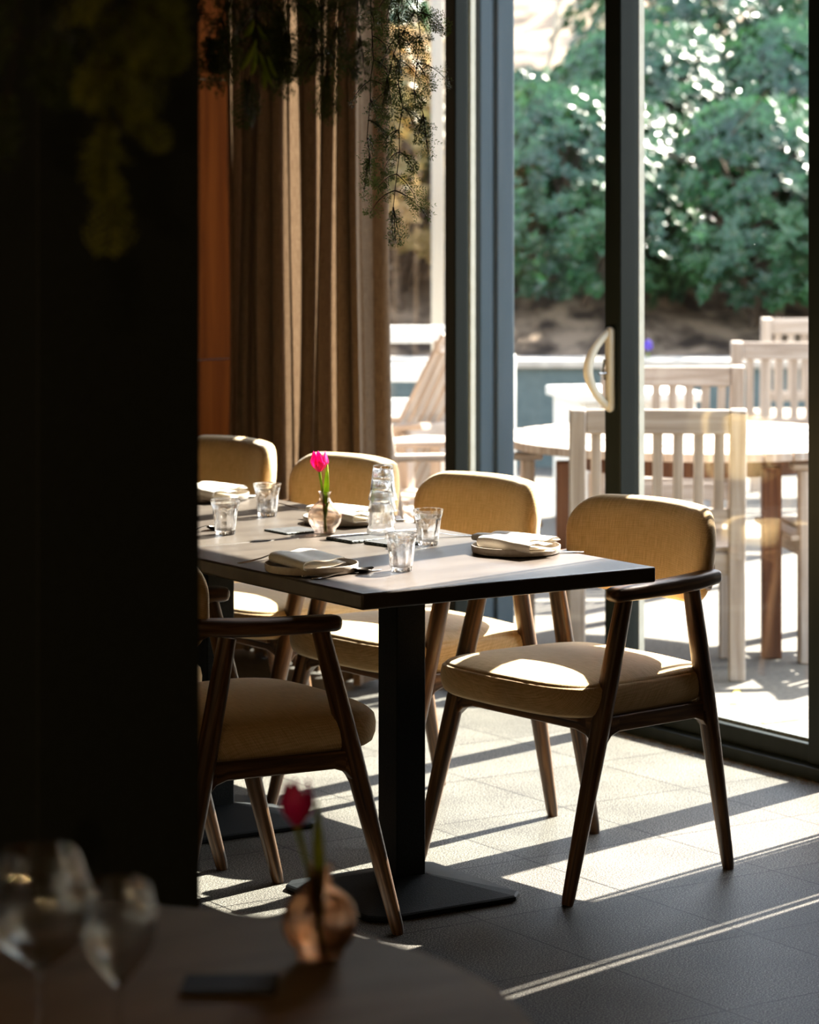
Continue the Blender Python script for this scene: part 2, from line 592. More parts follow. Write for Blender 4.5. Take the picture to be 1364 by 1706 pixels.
    def build(s, name, mat, parent=None, bevel=0, smooth=True, bseg=2, planar_uv=None, weld=False):
        me = bpy.data.meshes.new(name)
        me.from_pydata(s.v, [], s.f)
        ul = me.uv_layers.new(name='UVMap')
        flat = [c for f in s.uv for p in f for c in p]
        if planar_uv:
            flat = []
            for f in s.f:
                for i in f:
                    u, w = planar_uv(s.v[i])
                    flat += [u, w]
        ul.data.foreach_set('uv', flat)
        mats = mat if isinstance(mat, (list, tuple)) else [mat]
        for m in mats:
            me.materials.append(m)
        if len(mats) > 1:
            me.polygons.foreach_set('material_index', s.mi)
        if weld:
            b = bmesh.new()
            b.from_mesh(me)
            bmesh.ops.remove_doubles(b, verts=b.verts, dist=1e-5)
            b.to_mesh(me)
            b.free()
        me.validate()
        me.update()
        o = bpy.data.objects.new(name, me)
        COL.objects.link(o)
        if parent is not None:
            o.parent = parent
        if smooth:
            me.polygons.foreach_set('use_smooth', [True] * len(me.polygons))
            try:
                me.set_sharp_from_angle(angle=R(38))
            except Exception:
                pass
        if bevel:
            bm = o.modifiers.new('bevel', 'BEVEL')
            bm.width = bevel
            bm.segments = bseg
            bm.limit_method = 'ANGLE'
            bm.angle_limit = R(40)
            bm.harden_normals = False
        return o


def tag(o, label=None, cat=None, group=None, kind=None):
    if label:
        o['label'] = label
    if cat:
        o['category'] = cat
    if group:
        o['group'] = group
    if kind:
        o['kind'] = kind
    return o


def empty(name, loc=(0, 0, 0), rz=0):
    o = bpy.data.objects.new(name, None)
    o.empty_display_size = 0.1
    o.location = loc
    o.rotation_euler = (0, 0, rz)
    COL.objects.link(o)
    return o


def kids(o):
    return [c for c in bpy.data.objects if c.parent is o]


def dup(o, loc=None, rz=None, label=None, parent=None, group=None):
    c = o.copy()
    COL.objects.link(c)
    if parent is not None:
        c.parent = parent
    for ch in kids(o):
        dup(ch, parent=c)
    if loc is not None:
        c.location = loc
    if rz is not None:
        c.rotation_euler = (0, 0, rz)
    if label:
        c['label'] = label
    if group:
        c['group'] = group
    return c


def struct(name, mb, mat, bevel=0, parent=None, smooth=False):
    o = mb.build(name, mat, parent, bevel=bevel, smooth=smooth)
    if parent is None:
        o['kind'] = 'structure'
    return o


# ------------------------------------------------------------------ room shell
XD = 5.14                                   # inner face of the glazed wall
struct('floor', MB().b2(-4.0, XD + 0.14, -3.0, 11.0, -0.12, 0.0), M['floor'])
struct('ceiling', MB().b2(-4.0, XD + 0.3, -3.0, 11.0, 2.95, 3.15), M['ceil'])
struct('wall_left', MB().b2(-4.15, -4.0, -3.0, 11.0, 0, 2.95), M['wall'])
struct('wall_front', MB().b2(-4.0, XD + 0.2, -3.15, -3.0, 0, 2.95), M['wall'])
struct('wall_back', MB().b2(-4.0, XD + 0.3, 11.0, 11.15, 0, 2.95), M['wall'])
wp = MB()
for i in range(9):
    x1 = 5.14 - i * 0.62
    for z0, z1 in ((0, 0.97), (0.974, 1.953), (1.957, 2.95)):
        wp.b2(x1 - 0.616, x1, 8.80, 8.86, z0, z1)
struct('wall_end_panelling', wp, M['wood_wall'], bevel=0.002)
# solid stretch of the window wall nearer than the doors (it shades the foreground)
struct('wall_right', MB().b2(XD, XD + 0.2, -3.0, 5.02, 0, 2.95), M['wall'])
struct('wall_above_doors', MB().b2(XD, XD + 0.2, 5.035, 11.0, 2.71, 2.95), M['wall'])
pl = MB().b2(1.666, 1.908, 3.394, 3.75, 0, 2.95)
struct('pillar', pl, M['pillar'], bevel=0.003)

# door frames: stiles, rails, glass
fr = MB()
fr.b2(XD - 0.03, XD + 0.14, 5.1, 10.9, 0.0, 0.036)          # threshold
fr.b2(XD, XD + 0.12, 5.02, 10.9, 2.60, 2.71)               # head
fr.b2(XD + 0.0, XD + 0.11, 5.085, 5.372, 0.036, 2.60)      # wide fixed panel
fr.b2(XD + 0.03, XD + 0.06, 5.043, 5.062, 0.036, 2.60)     # thin bar in the slit
fr.b2(XD + 0.02, XD + 0.05, 5.384, 5.396, 0.036, 2.60)
fr.b2(XD + 0.02, XD + 0.05, 5.408, 5.420, 0.036, 2.60)
struct('door_frame', fr, M['frame'], bevel=0.003)


def leaf(name, y0, y1, near_w, far_w, rail=0.05, dn=0.07, df=0.07):
    d = MB()
    g = XD + 0.045
    if near_w:
        d.b2(XD, XD + dn, y0, y0 + near_w, 0.036, 2.60)
    if far_w:
        d.b2(XD, XD + df, y1 - far_w, y1, 0.036, 2.60)
    d.b2(XD + 0.006, XD + 0.064, y0 + near_w, y1 - far_w, 0.036, 0.036 + rail)
    d.b2(XD + 0.008, XD + 0.062, y0 + near_w, y1 - far_w, 2.53, 2.60)
    o = struct(name, d, M['frame'], bevel=0.004)
    p = MB().b2(g, g + 0.006, y0 + near_w - .004, y1 - far_w + .004, 0.036 + rail - .006, 2.535).build('pane', M['pane'], o, smooth=False)
    s_ = MB()
    s_.b2(g - 0.01, g + 0.0, y0 + near_w, y1 - far_w, 0.036 + rail, 0.036 + rail + 0.008)
    s_.build('gasket', M['slate_edge'], o, smooth=False)
    return o


d1 = leaf('door_1', 5.712, 6.73, 0.125, 0.075)
MB().b2(XD + 0.0701, XD + 0.089, 6.655, 6.668, 0.04, 2.60).build('weather_strip', M['seal'], d1, smooth=False)
d2 = leaf('door_2', 6.732, 7.565, 0.0, 0.06, df=0.05)
MB().b2(XD + 0.0601, XD + 0.078, 7.505, 7.518, 0.04, 2.60).build('weather_strip', M['seal'], d2, smooth=False)
d3 = leaf('window_1', 7.567, 8.86, 0.0, 0.0)
# D-shaped handles on the inside of the stile
hb = MB()
hz = 1.045
pts = []
for i in range(17):
    t = -1 + 2 * i / 16
    pts.append((XD - 0.012 - 0.078 * (1 - abs(t) ** 2.0), 6.69, hz + 0.112 * t))
hb.tube(pts, [0.0085 + 0.004 * (1 - abs(-1 + 2 * i / 16)) for i in range(17)], 12, a=1.3, b=0.9, up=(0, 1, 0), caps_round=True)
hb.tube([(XD - 0.01, 6.69, hz - 0.112), (XD - 0.01, 6.69, hz + 0.112)], 0.012, 12, a=1.1, b=1.1, n=3, caps_round=True)
hb.build('handle', M['cream_plastic'], d1)
hk = MB()
hk.tube([(XD - 0.03, 6.69, hz + 0.03), (XD - 0.036, 6.69, hz - 0.0), (XD - 0.03, 6.69, hz - 0.03)], 0.004, 8)
hk.tube([(XD - 0.022, 6.69, hz - 0.01), (XD - 0.05, 6.69, hz - 0.012)], 0.004, 8)
hk.build('latch', M['steel'], d1)
# fibre strip collecting along the threshold
st = MB()
for i in range(260):
    y = 5.75 + random.random() * 1.9
    x = XD - 0.03 - random.random() ** 1.6 * 0.06
    a_ = random.random() * PI
    st.tube([(x, y, 0.003), (x + .02 * math.cos(a_), y + .02 * math.sin(a_), 0.005)], 0.0008, 4)
tag(st.build('debris', M['straw']), 'thin line of brown dust and fibres along the door threshold', 'debris', kind='stuff')

# blue-grey clad column just outside the doors
bp = MB()
bp.b2(5.37, 5.495, 7.70, 7.86, -0.05, 3.0)
bp.b2(5.365, 5.415, 7.69, 7.71, -0.05, 3.0)
bp.b2(5.43, 5.50, 7.685, 7.71, -0.05, 3.0)
struct('column_outside', bp, M['blue_post'], bevel=0.006)


# ------------------------------------------------------------------ curtain
def make_curtain():
    mb = MB()
    nu, nv = 420, 40
    z0, z1 = 0.02, 2.85
    y0, y1 = 7.60, 8.62
    L = 0
    prev = None
    us = []
    xy = []
    for i in range(nu + 1):
        t = i / nu
        ph = 2 * PI * (13.5 * t + 0.35 * math.sin(6.1 * t + 2.4) + 0.16 * math.sin(17 * t)) + 1.9
        amp = 0.062 + 0.022 * math.sin(9 * t + 1)
        y = y0 + (y1 - y0) * t + 0.026 * math.sin(2 * ph + 0.5)
        x = 4.90 + 0.10 * t * t + amp * math.sin(ph) + 0.012 * math.sin(2.7 * ph + 1)
        xy.append((x, y, ph))
        if prev:
            L += math.hypot(x - prev[0], y - prev[1])
        prev = (x, y)
        us.append(L)
    for j in range(nv + 1):
        z = z0 + (z1 - z0) * j / nv
        k = 1 - 0.25 * (1 - j / nv)
        for i, (x, y, ph) in enumerate(xy):
            dx = 0.008 * math.sin(1.7 * z + ph * .5) + 0.01 * math.sin(z * 2.3 + i * .03)
            dy = 0.014 * (1 - j / nv) * math.sin(ph * .37 + 2)
            mb.v.append((4.93 + (x - 4.93) * (0.9 + .15 * (1 - j / nv)) + dx, y + dy, z))
    for j in range(nv):
        for i in range(nu):
            a_ = j * (nu + 1) + i
            mb.quad([a_, a_ + 1, a_ + nu + 2, a_ + nu + 1],
                    [(us[i], j / nv * 2.58), (us[i + 1], j / nv * 2.58), (us[i + 1], (j + 1) / nv * 2.58), (us[i], (j + 1) / nv * 2.58)])
    return mb


root = empty('curtain', (0, 0, 0))
tag(root, 'full-length brown linen curtain hanging in folds beside the glass doors', 'curtain')
make_curtain().build('cloth', M['curtain'], root)
hm = MB()
hm.tube([(4.93, 7.5, 2.87), (4.93, 8.75, 2.87)], 0.014, 12)
hm.build('rail', M['frame'], root)


# ------------------------------------------------------------------ dining chairs
def superring(cx, cy, z, hx, hy, n=4.0, taper=0.0, N=64, bow=0.0):
    out = []
    for k in range(N):
        th = 2 * PI * k / N
        c, s_ = math.cos(th), math.sin(th)
        x = math.copysign(abs(c) ** (2 / n), c)
        y = math.copysign(abs(s_) ** (2 / n), s_)
        yy = y * hy * (1 + taper * x)
        xx = x * hx + (bow * (1 - y * y) if x > 0 else 0) * max(x, 0)
        out.append((cx + xx, cy + yy, z))
    return out


def fl_pt(s_, z):      # front leg axis at height z
    t = z / 0.655
    return Vector((0.262 + (0.080 - 0.262) * t, s_ * (0.262 + (0.248 - 0.262) * t), z))


def rl_pt(s_, z):
    t = z / 0.655
    return Vector((-0.260 + (-0.135 + 0.260) * t, s_ * (0.232 + (0.240 - 0.232) * t), z))


def make_chair():
    root = empty('dining_chair')
    # seat cushion
    mb = MB()
    hx, hy, tp = 0.232, 0.252, 0.05
    prof = [(-0.030, 0.398), (-0.010, 0.400), (-0.001, 0.408), (0.004, 0.425), (0.005, 0.445), (0.002, 0.462), (-0.002, 0.4665), (-0.0045, 0.4672), (-0.006, 0.4705),
            (-0.012, 0.4745), (-0.03, 0.480)]
    RR = []
    for ins, z in prof:
        RR.append(superring(0.005, 0, z, hx + ins, hy + ins, 5.5, tp, bow=0.02))
    for k in (0.80, 0.65, 0.5, 0.35, 0.2, 0.08):
        RR.append(superring(0.005, 0, 0.480 + 0.014 * (1 - k ** 2.2), hx * k, hy * k, 2 + 3 * k, tp, bow=0.02 * k))
    mb.rings(RR)
    mb.build('seat', M['fabric'], root, planar_uv=lambda v: (v[0] + v[2] * 0.7, v[1] + v[2] * 0.7))
    # backrest
    mb = MB()
    HW, HH, T = 0.246, 0.110, 0.034
    N = 72

    def bpos(u, w, th):
        # u across, w up, th through thickness (+ = front)
        bend = 0.075 * (u / HW) ** 2
        x = -0.262 + bend - 0.10 * w + th
        return (x, u, 0.722 + w)

    base = []
    rc = 0.088
    for (cx_, cy_, a0) in ((HW - rc, HH - rc, 0), (-HW + rc, HH - rc, 90), (-HW + rc, -HH + rc, 180), (HW - rc, -HH + rc, 270)):
        for q in range(N // 4):
            th = R(a0 + 90 * q / (N // 4 - 1))
            base.append((cx_ + rc * math.cos(th), cy_ + rc * math.sin(th)))
    fine = []
    for i, p in enumerate(base):
        q = base[(i + 1) % len(base)]
        m_ = max(1, int(math.hypot(q[0] - p[0], q[1] - p[1]) / 0.009))
        for j in range(m_):
            fine.append((p[0] + (q[0] - p[0]) * j / m_, p[1] + (q[1] - p[1]) * j / m_))
    base = fine

    def outline(k):
        n = 0.5 * (1 - k)
        o = []
        for i, (x, y) in enumerate(base):
            th = math.atan2(y / HH, x / HW)
            ex, ey = HW * math.cos(th), HH * math.sin(th)
            x, y = x + (ex - x) * n, y + (ey - y) * n
            o.append((x * k * (1 + 0.035 * y / HH), y * k + 0.006 * (1 - (x / HW) ** 2) * y / HH * k))
        return o
    ks = [0.03, 0.15, 0.3, 0.45, 0.6, 0.72, 0.82, 0.89, 0.94, 0.97, 0.988, 0.997]
    RR = [[bpos(u, w, T * (1 - k ** 8) ** 0.5) for u, w in outline(k)] for k in ks]
    RR += [[bpos(u, w, 0) for u, w in outline(1.0)]]
    RR += [[bpos(u, w, -T * (1 - k ** 8) ** 0.5) for u, w in outline(k)] for k in reversed(ks)]
    mb.rings(RR)
    mb.build('backrest', M['fabric'], root, planar_uv=lambda v: (v[1] + v[0] * .3, v[2] + v[0] * .3))
    # legs
    zs = [0, 0.02, 0.12, 0.3, 0.42, 0.55, 0.655]
    rf = [0.0122, 0.0142, 0.0165, 0.0205, 0.0215, 0.0205, 0.0185]
    for s_ in (-1, 1):
        MB().tube([fl_pt(s_, z) for z in zs], rf, 18, n=2.3).build('leg', M['dark_wood'], root)
        MB().tube([rl_pt(s_, z) for z in zs], rf, 18, n=2.3).build('leg', M['dark_wood'], root)
    # seat rails with corner gussets, one joined frame
    mb = MB()
    zr = 0.376
    F = {s_: fl_pt(s_, zr) for s_ in (-1, 1)}
    B = {s_: rl_pt(s_, zr) for s_ in (-1, 1)}

    def rail(a, b):
        d = (b - a)
        n = 14
        top = 0.4
        RRs = []
        for i in range(n + 1):
            t = i / n
            p = a + d * t
            drop = 0.024 + 0.036 * (max(0, 1 - min(t, 1 - t) / 0.14)) ** 2
            side = d.cross(Vector((0, 0, 1))).normalized() * 0.011
            RRs.append([(p + side) + Vector((0, 0, top - p.z)), (p - side) + Vector((0, 0, top - p.z)),
                        (p - side) + Vector((0, 0, top - p.z - drop - .012)), (p + side) + Vector((0, 0, top - p.z - drop - .012))])
        mb.rings(RRs)
    rail(F[-1], F[1])
    rail(B[-1], B[1])
    rail(F[-1], B[-1])
    rail(F[1], B[1])
    mb.b2(-0.18, 0.18, -0.2, 0.2, 0.385, 0.398)
    mb.build('seat_frame', M['dark_wood'], root, bevel=0.003)
    # arms
    for s_ in (-1, 1):
        P = [Vector((0.110, s_ * 0.250, 0.668)), Vector((0.07, s_ * 0.250, 0.669)), Vector((0.02, s_ * 0.250, 0.670)),
             Vector((-0.06, s_ * 0.249, 0.672)), Vector((-0.13, s_ * 0.247, 0.676)), Vector((-0.165, s_ * 0.244, 0.679)),
             Vector((-0.202, s_ * 0.240, 0.682))]
        MB().tube(P, [0.0200, 0.021, 0.0215, 0.022, 0.0225, 0.0215, 0.020], 24, a=1.18, b=0.86, n=3.2, caps_round=True).build('armrest', M['dark_wood'], root)
        mb = MB()
        mb.tube([(-0.175, s_ * 0.232, 0.668), (-0.205, s_ * 0.222, 0.655), (-0.228, s_ * 0.205, 0.664), (-0.236, s_ * .2, 0.70)], 0.009, 10, caps_round=True)
        mb.build('back_bracket', M['dark_wood'], root)
    return root


CH_DY = [(4.02, 5.366, 4.6), (4.016, 6.045, 3.0), (4.016, 6.69, 2.0), (4.02, 7.345, 3.0)]
CH_LAB = ['ochre linen armchair at the near corner of the table, nearest the sliding door handle side',
          'ochre linen armchair on the window side, second from the near table corner',
          'ochre linen armchair on the window side directly behind the stacked tumblers',
          'ochre linen armchair at the far end of the table, in front of the curtain']
CH_LAB[0] = 'ochre linen armchair nearest on the window side, whole seat and both arms showing'
chair = make_chair()
GRP = 'upholstered armchairs around the dining tables'
tag(chair, CH_LAB[0], 'chair', GRP)
chairs = [chair]
for i, (x, y, yw) in enumerate(CH_DY):
    rz = PI + R(yw)
    if i == 0:
        chair.location = (x, y, 0)
        chair.rotation_euler = (0, 0, rz)
    else:
        dup(chair, (x, y, 0), rz, CH_LAB[i])
dup(chair, (3.088, 5.36, 0), R(-2.0), 'ochre linen armchair seen from behind its wooden arm, between pillar and near table')
dup(chair, (3.05, 6.05, 0), R(1.0), 'armchair almost hidden by the dark pillar, only one arm end and legs showing')


# ------------------------------------------------------------------ dining tables
def make_table():
    root = empty('dining_table')
    mb = MB()
    mb.b2(-0.380, 0.380, -0.431, 0.431, 0.716, 0.75)
    mb.build('tabletop', M['tabletop'], root, bevel=0.005, bseg=3)
    mb = MB()
    mb.b2(-0.2, 0.2, -0.2, 0.2, 0.706, 0.716)
    mb.build('mounting_plate', M['steel_plate'], root, bevel=0.002)
    MB().b2(-0.0385, 0.0385, -0.0385, 0.0385, 0.02, 0.706).build('pedestal', M['steel_plate'], root, bevel=0.003)
    mb = MB()
    h = 0.2
    RR = []
    for hw, z in ((h - .004, 0), (h, 0.004), (h, 0.011), (h - .004, 0.014), (0.045, 0.048), (0.0, 0.048)):
        c = 0.03 * hw / h
        RR.append([(hw, -hw + c, z), (hw, hw - c, z), (hw - c, hw, z), (-hw + c, hw, z), (-hw, hw - c, z), (-hw, -hw + c, z), (-hw + c, -hw, z), (hw - c, -hw, z)])
    mb.rings(RR)
    mb.build('base_plate', M['steel_plate'], root, smooth=False)
    return root


TG = 'square-topped pedestal dining tables pushed into one row'
T1 = make_table()
T1.location = (3.535, 5.372, 0)
tag(T1, 'nearest dark dining table, its sharp corner towards the camera, on black pedestal', 'table', TG)
T2 = dup(T1, (3.546, 6.241, 0), 0, 'middle dark dining table holding the vase and slates, behind the first joint')
T3 = dup(T1, (3.552, 7.110, 0), 0, 'farthest dark dining table with the plate beside the pillar')
TZ = 0.75


# ------------------------------------------------------------------ tableware
def make_tumbler():
    root = empty('tumbler')
    Ht = 0.083

    def fl(th, z, j):
        k = max(0.0, min(1.0, (0.066 - z) / 0.012)) * max(0.0, min(1.0, (z - 0.002) / 0.006))
        if j < n_out:
            return 1 - k * 0.075 * (1 - abs(math.cos(4.5 * th)) ** 0.7) * 1.0 - k * 0.01
        return 1
    out = [(0.002, 0.0), (0.021, 0.0), (0.0232, 0.0015), (0.0245, 0.006)]
    for i in range(1, 13):
        t = i / 12
        out.append((0.0245 + (0.0315 - 0.0245) * t, 0.006 + 0.060 * t))
    out += [(0.0332, 0.070), (0.0345, 0.076), (0.0353, 0.081), (0.0352, 0.083)]
    n_out = len(out)
    inn = [(0.0338, 0.0828), (0.0330, 0.078), (0.0318, 0.070), (0.0296, 0.056), (0.0272, 0.040), (0.0245, 0.025), (0.0222, 0.015),
           (0.0200, 0.0115), (0.012, 0.0095), (0.002, 0.009)]
    mb = MB()
    mb.lathe(out + inn, 108, flute=fl)
    mb.build('glass_body', M['tumbler'], root)
    return root


def tpos(x, y, h=TZ):
    """table point given in photo units of the camera's own horizon and focal length, used once to survey the layout"""
    Z = FPX * (CAM_H - h) / (y - 310)
    v = cw((x - 682) * Z / FPX, Z, h)
    return v


tum = make_tumbler()
TGp = 'small faceted water tumblers standing on the dining tables'
tag(tum, 'upright faceted tumbler nearest the table corner, beside the spoon', 'glass', TGp)
tum.location = (3.411, 5.186, TZ)
dup(tum, (3.712, 5.530, TZ), 0.3, 'upright faceted tumbler behind the near one, towards the napkin plate')
dup(tum, (3.424, 5.968, TZ), 0.5, 'upright faceted tumbler close to the dark pillar, before the far napkin')
dup(tum, (3.699, 6.236, TZ), 0.1, 'farthest upright faceted tumbler, in front of the last chair back')
SG = 'upside-down tumblers nested in one stack'
sl = ['bottom tumbler of the upside-down stack on the slates', 'second tumbler from the bottom of the upside-down stack',
      'third tumbler from the bottom of the upside-down stack', 'topmost tumbler of the upside-down stack, its base uppermost']
for i in range(4):
    c = dup(tum, (3.744 + 0.001 * i, 5.779 - 0.001 * i, TZ + 0.083 + i * 0.0270), 0.2 * i, sl[i], group=SG)
    c.rotation_euler = (PI, R(0.6) * (i % 2), 0.4 * i)


def make_plate():
    root = empty('plate')
    mb = MB()
    prof = [(0.001, 0.0), (0.070, 0.0), (0.092, 0.0005), (0.0985, 0.003), (0.1005, 0.008), (0.1015, 0.0165), (0.1008, 0.0188), (0.0992, 0.0190), (0.0978, 0.0170),
            (0.0965, 0.010), (0.092, 0.0068), (0.07, 0.006), (0.001, 0.0055)]
    mb.lathe(prof, 72)
    mb.build('dish', M['stone_white'], root)
    return root


PLG = 'stoneware plates laid with folded napkins'
plate = make_plate()
tag(plate, 'rimmed stoneware plate at the near left setting, nearest the camera', 'plate', PLG)
PA = Vector((3.252, 5.296, TZ))
PB = Vector((3.800, 5.305, TZ))
PC = Vector((3.785, 6.01, TZ))
PD = Vector((3.777, 6.66, TZ))
plate.location = PA
dup(plate, PB, 0, 'rimmed stoneware plate at the near right setting by the table corner')
dup(plate, PC, 0, 'rimmed stoneware plate half hidden behind the pink tulip vase')
dup(plate, PD, 0, 'rimmed stoneware plate at the far setting, cut by the pillar')


def napkin_mesh(L=0.165, Wd=0.085, fold_r=0.011, layers=1, wob=0.002, open_=0.4, shear=0.0):
    """cloth folded over lengthways: a swept U profile with real thickness"""
    mb = MB()
    th = 0.0022
    prof = []

    # centre line: bottom layer -> round fold -> top layer
    def cl(t):
        if t < 0.42:
            x = -Wd / 2 + (Wd - fold_r) * (t / 0.42)
            return Vector((x, 0.003 + 0.001 * math.sin(x * 80)))
        if t < 0.58:
            a_ = -PI / 2 + PI * (t - 0.42) / 0.16
            return Vector((Wd / 2 - fold_r + fold_r * math.cos(a_), 0.003 + fold_r * 0.8 + fold_r * 0.8 * math.sin(a_)))
        s_ = (t - 0.58) / 0.42
        x = Wd / 2 - fold_r - (Wd - fold_r) * s_ * 0.96
        return Vector((x, 0.003 + fold_r * 1.6 - 0.009 * s_ + 0.002 * math.sin(s_ * 9) + open_ * 0.004 * s_))
    NT_ = 46
    C = [cl(i / NT_) for i in range(NT_ + 1)]
    nrm = []
    for i in range(NT_ + 1):
        d = (C[min(i + 1, NT_)] - C[max(i - 1, 0)]).normalized()
        nrm.append(Vector((-d.y, d.x)))
    loop = [C[i] + nrm[i] * th / 2 for i in range(NT_ + 1)] + [C[i] - nrm[i] * th / 2 for i in range(NT_, -1, -1)]
    RR = []
    NL = 22
    for j in range(NL + 1):
        t = j / NL
        y = (t - 0.5) * L
        sc = 1 + 0.10 * math.sin(t * 2.2)
        zo = 0.0015 * math.sin(t * 7 + 1)
        RR.append([(p.x * sc, y + shear * p.x + wob * math.sin(p.x * 60 + t * 3), p.y * (1 + 0.18 * math.sin(t * 4)) + zo * (p.y > .01)) for p in loop])
    mb.rings(RR)
    return mb


NG = 'ivory cloth napkins folded on the plates'


def napkin(loc, rz, label, pair=False, L=0.165, Wd=0.085, tilt=0.0, fr_=0.011, shear=0.0):
    root = empty('napkin', loc, rz)
    tag(root, label, 'napkin', NG)
    o = napkin_mesh(L, Wd, fr_, shear=shear).build('cloth_fold', M['napkin'], root)
    o.location = (0, 0, 0.004)
    if pair:
        o.location = (0.034, 0.030, 0.003)
        o2 = napkin_mesh(L * 1.22, Wd * 1.2, fr_ * 0.55).build('cloth_fold', M['napkin'], root)
        o2.location = (-0.028, -0.030, 0.012)
        o2.rotation_euler = (R(2), R(5), R(-7))
    else:
        o2 = napkin_mesh(L * 0.9, Wd * 0.8, fr_ * 0.5, shear=shear).build('cloth_fold', M['napkin'], root)
        o2.location = (-0.018, -0.016, -0.001)
        o2.rotation_euler = (0, R(3), R(-10))
    return root


napkin(PA + Vector((0.006, 0.03, 0.0075)), PI + R(-3), 'ivory napkin folded flat on the plate nearest the camera', L=0.165, Wd=0.135, fr_=0.0115, shear=0.55)
napkin(PB + Vector((0.0, 0.0, 0.009)), PI + R(10), 'ivory napkin in two rolls on the plate by the table corner', pair=True, L=0.17, Wd=0.075, fr_=0.013)
napkin(PC + Vector((0.0, 0.0, 0.009)), PI + R(10), 'ivory napkin on the plate behind the tulip vase', pair=True, L=0.17, Wd=0.075, fr_=0.013)
napkin(PD + Vector((0.0, 0.0, 0.009)), PI + R(6), 'ivory napkin on the far plate beside the pillar', pair=True, L=0.17, Wd=0.075, fr_=0.013)


def strip(mb, st, thick=0.0022):
    """cutlery blank: stations (y, halfwidth, z, cup)"""
    RR = []
    n = 12
    for (y, w, z, cup) in st:
        ring = []
        for k in range(n + 1):
            u = -1 + 2 * k / n
            ring.append((u * w, y, z + thick / 2 * (1 - abs(u) ** 3 * .7) + cup * u * u))
        for k in range(n, -1, -1):
            u = -1 + 2 * k / n
            ring.append((u * w, y, z - thick / 2 * (1 - abs(u) ** 3 * .7) + cup * u * u))
        RR.append(ring)
    mb.rings(RR)


def handle_st(y1):
    return [(0.0, 0.002, 0.0022, 0), (0.003, 0.007, 0.0022, 0), (0.012, 0.009, 0.0023, 0), (0.04, 0.0075, 0.003, 0), (0.075, 0.005, 0.006, 0),
            (0.105, 0.0036, 0.011, 0), (y1, 0.0032, 0.013, 0)]


def make_spoon():
    root = empty('spoon')
    mb = MB()
    strip(mb, handle_st(0.125))
    mb.build('handle', M['steel'], root)
    mb = MB()
    st_ = []
    for i in range(15):
        t = i / 14
        w = 0.0032 + 0.0185 * math.sin(PI * min(1, t * 0.98 + 0.02)) ** 0.6 * (0.75 + 0.25 * t) if 0 < t < 1 else (0.0032 if t == 0 else 0.003)
        st_.append((0.125 + 0.062 * t, w, 0.013 - 0.0115 * math.sin(PI * t) ** 0.7 - 0.004 * t, 0.0085 * math.sin(PI * t) ** .8))
    strip(mb, st_, 0.0016)
    mb.build('bowl', M['steel'], root)
    return root


def make_fork():
    root = empty('fork')
    mb = MB()
    strip(mb, handle_st(0.12))
    mb.build('handle', M['steel'], root)
    mb = MB()
    strip(mb, [(0.12, 0.0032, 0.013, 0), (0.13, 0.007, 0.0115, 0), (0.14, 0.0115, 0.008, 0.001), (0.15, 0.0125, 0.005, 0.001)], 0.002)
    for k in range(4):
        x = -0.0105 + 0.007 * k
        mb.tube([(x, 0.148, 0.0055), (x, 0.165, 0.003), (x * .95, 0.18, 0.005), (x * .9, 0.192, 0.009)], [0.0018, 0.0016, 0.0014, 0.0007], 8, a=1.0, b=0.8)
    mb.build('tines', M['steel'], root)
    return root


def make_knife():
    root = empty('knife')
    mb = MB()
    strip(mb, [(0.0, 0.003, 0.003, 0), (0.004, 0.008, 0.003, 0), (0.03, 0.0085, 0.0035, 0), (0.08, 0.006, 0.0035, 0), (0.1, 0.0055, 0.0035, 0)], 0.005)
    mb.build('handle', M['steel'], root)
    mb = MB()
    strip(mb, [(0.1, 0.0055, 0.0035, 0), (0.11, 0.0085, 0.003, 0), (0.16, 0.0095, 0.0025, 0), (0.195, 0.007, 0.002, 0), (0.205, 0.002, 0.002, 0)], 0.0018)
    mb.build('blade', M['steel'], root)
    return root


def aim(o, a, b, z=TZ):
    """lay a piece of cutlery with its handle end at a, pointing to b"""
    d = Vector(b) - Vector(a)
    o.location = (a[0], a[1], z)
    o.rotation_euler = (0, 0, math.atan2(d.y, d.x) - PI / 2)


SPG, FKG, KNG = 'spoons laid on the tables', 'forks laid on the tables', 'knives laid on the tables'
sp0 = make_spoon()
tag(sp0, 'steel spoon in front of the nearest plate, its bowl by the tumbler', 'spoon', SPG)
aim(sp0, tpos(520, 966), tpos(648, 947))
sp1 = dup(sp0, label='steel spoon left of the near right plate, bowl turned down in shade')
aim(sp1, tpos(800, 893), tpos(738, 895))
sp2 = dup(sp0, label='steel spoon behind the tulip vase, dark bowl towards the curtain')
aim(sp2, tpos(528, 852), tpos(466, 847))
sp3 = dup(sp0, label='steel spoon bowl peeping out beside the pillar on the middle table')
aim(sp3, tpos(285, 893), tpos(350, 884))
kn0 = make_knife()
tag(kn0, 'steel knife lying under the spoon before the nearest plate', 'knife', KNG)
aim(kn0, tpos(503, 963), tpos(628, 951))
kn1 = dup(kn0, label='steel knife beyond the stacked tumblers, only its handle showing')
aim(kn1, tpos(684, 868), tpos(600, 872))
fk0 = make_fork()
tag(fk0, 'steel fork at the near left plate, its handle reaching towards the pillar', 'fork', FKG)
aim(fk0, tpos(397, 940), tpos(500, 925))
fk1 = dup(fk0, label='steel fork resting before the near right plate, handle to the table edge')
aim(fk1, tpos(972, 921), tpos(850, 922))
fk2 = dup(fk0, label='steel fork leaning from the plate behind the vase')
aim(fk2, tpos(603, 874), tpos(560, 857))
fk3 = dup(fk0, label='steel fork before the far plate beside the pillar')
aim(fk3, tpos(424, 829), tpos(345, 838))


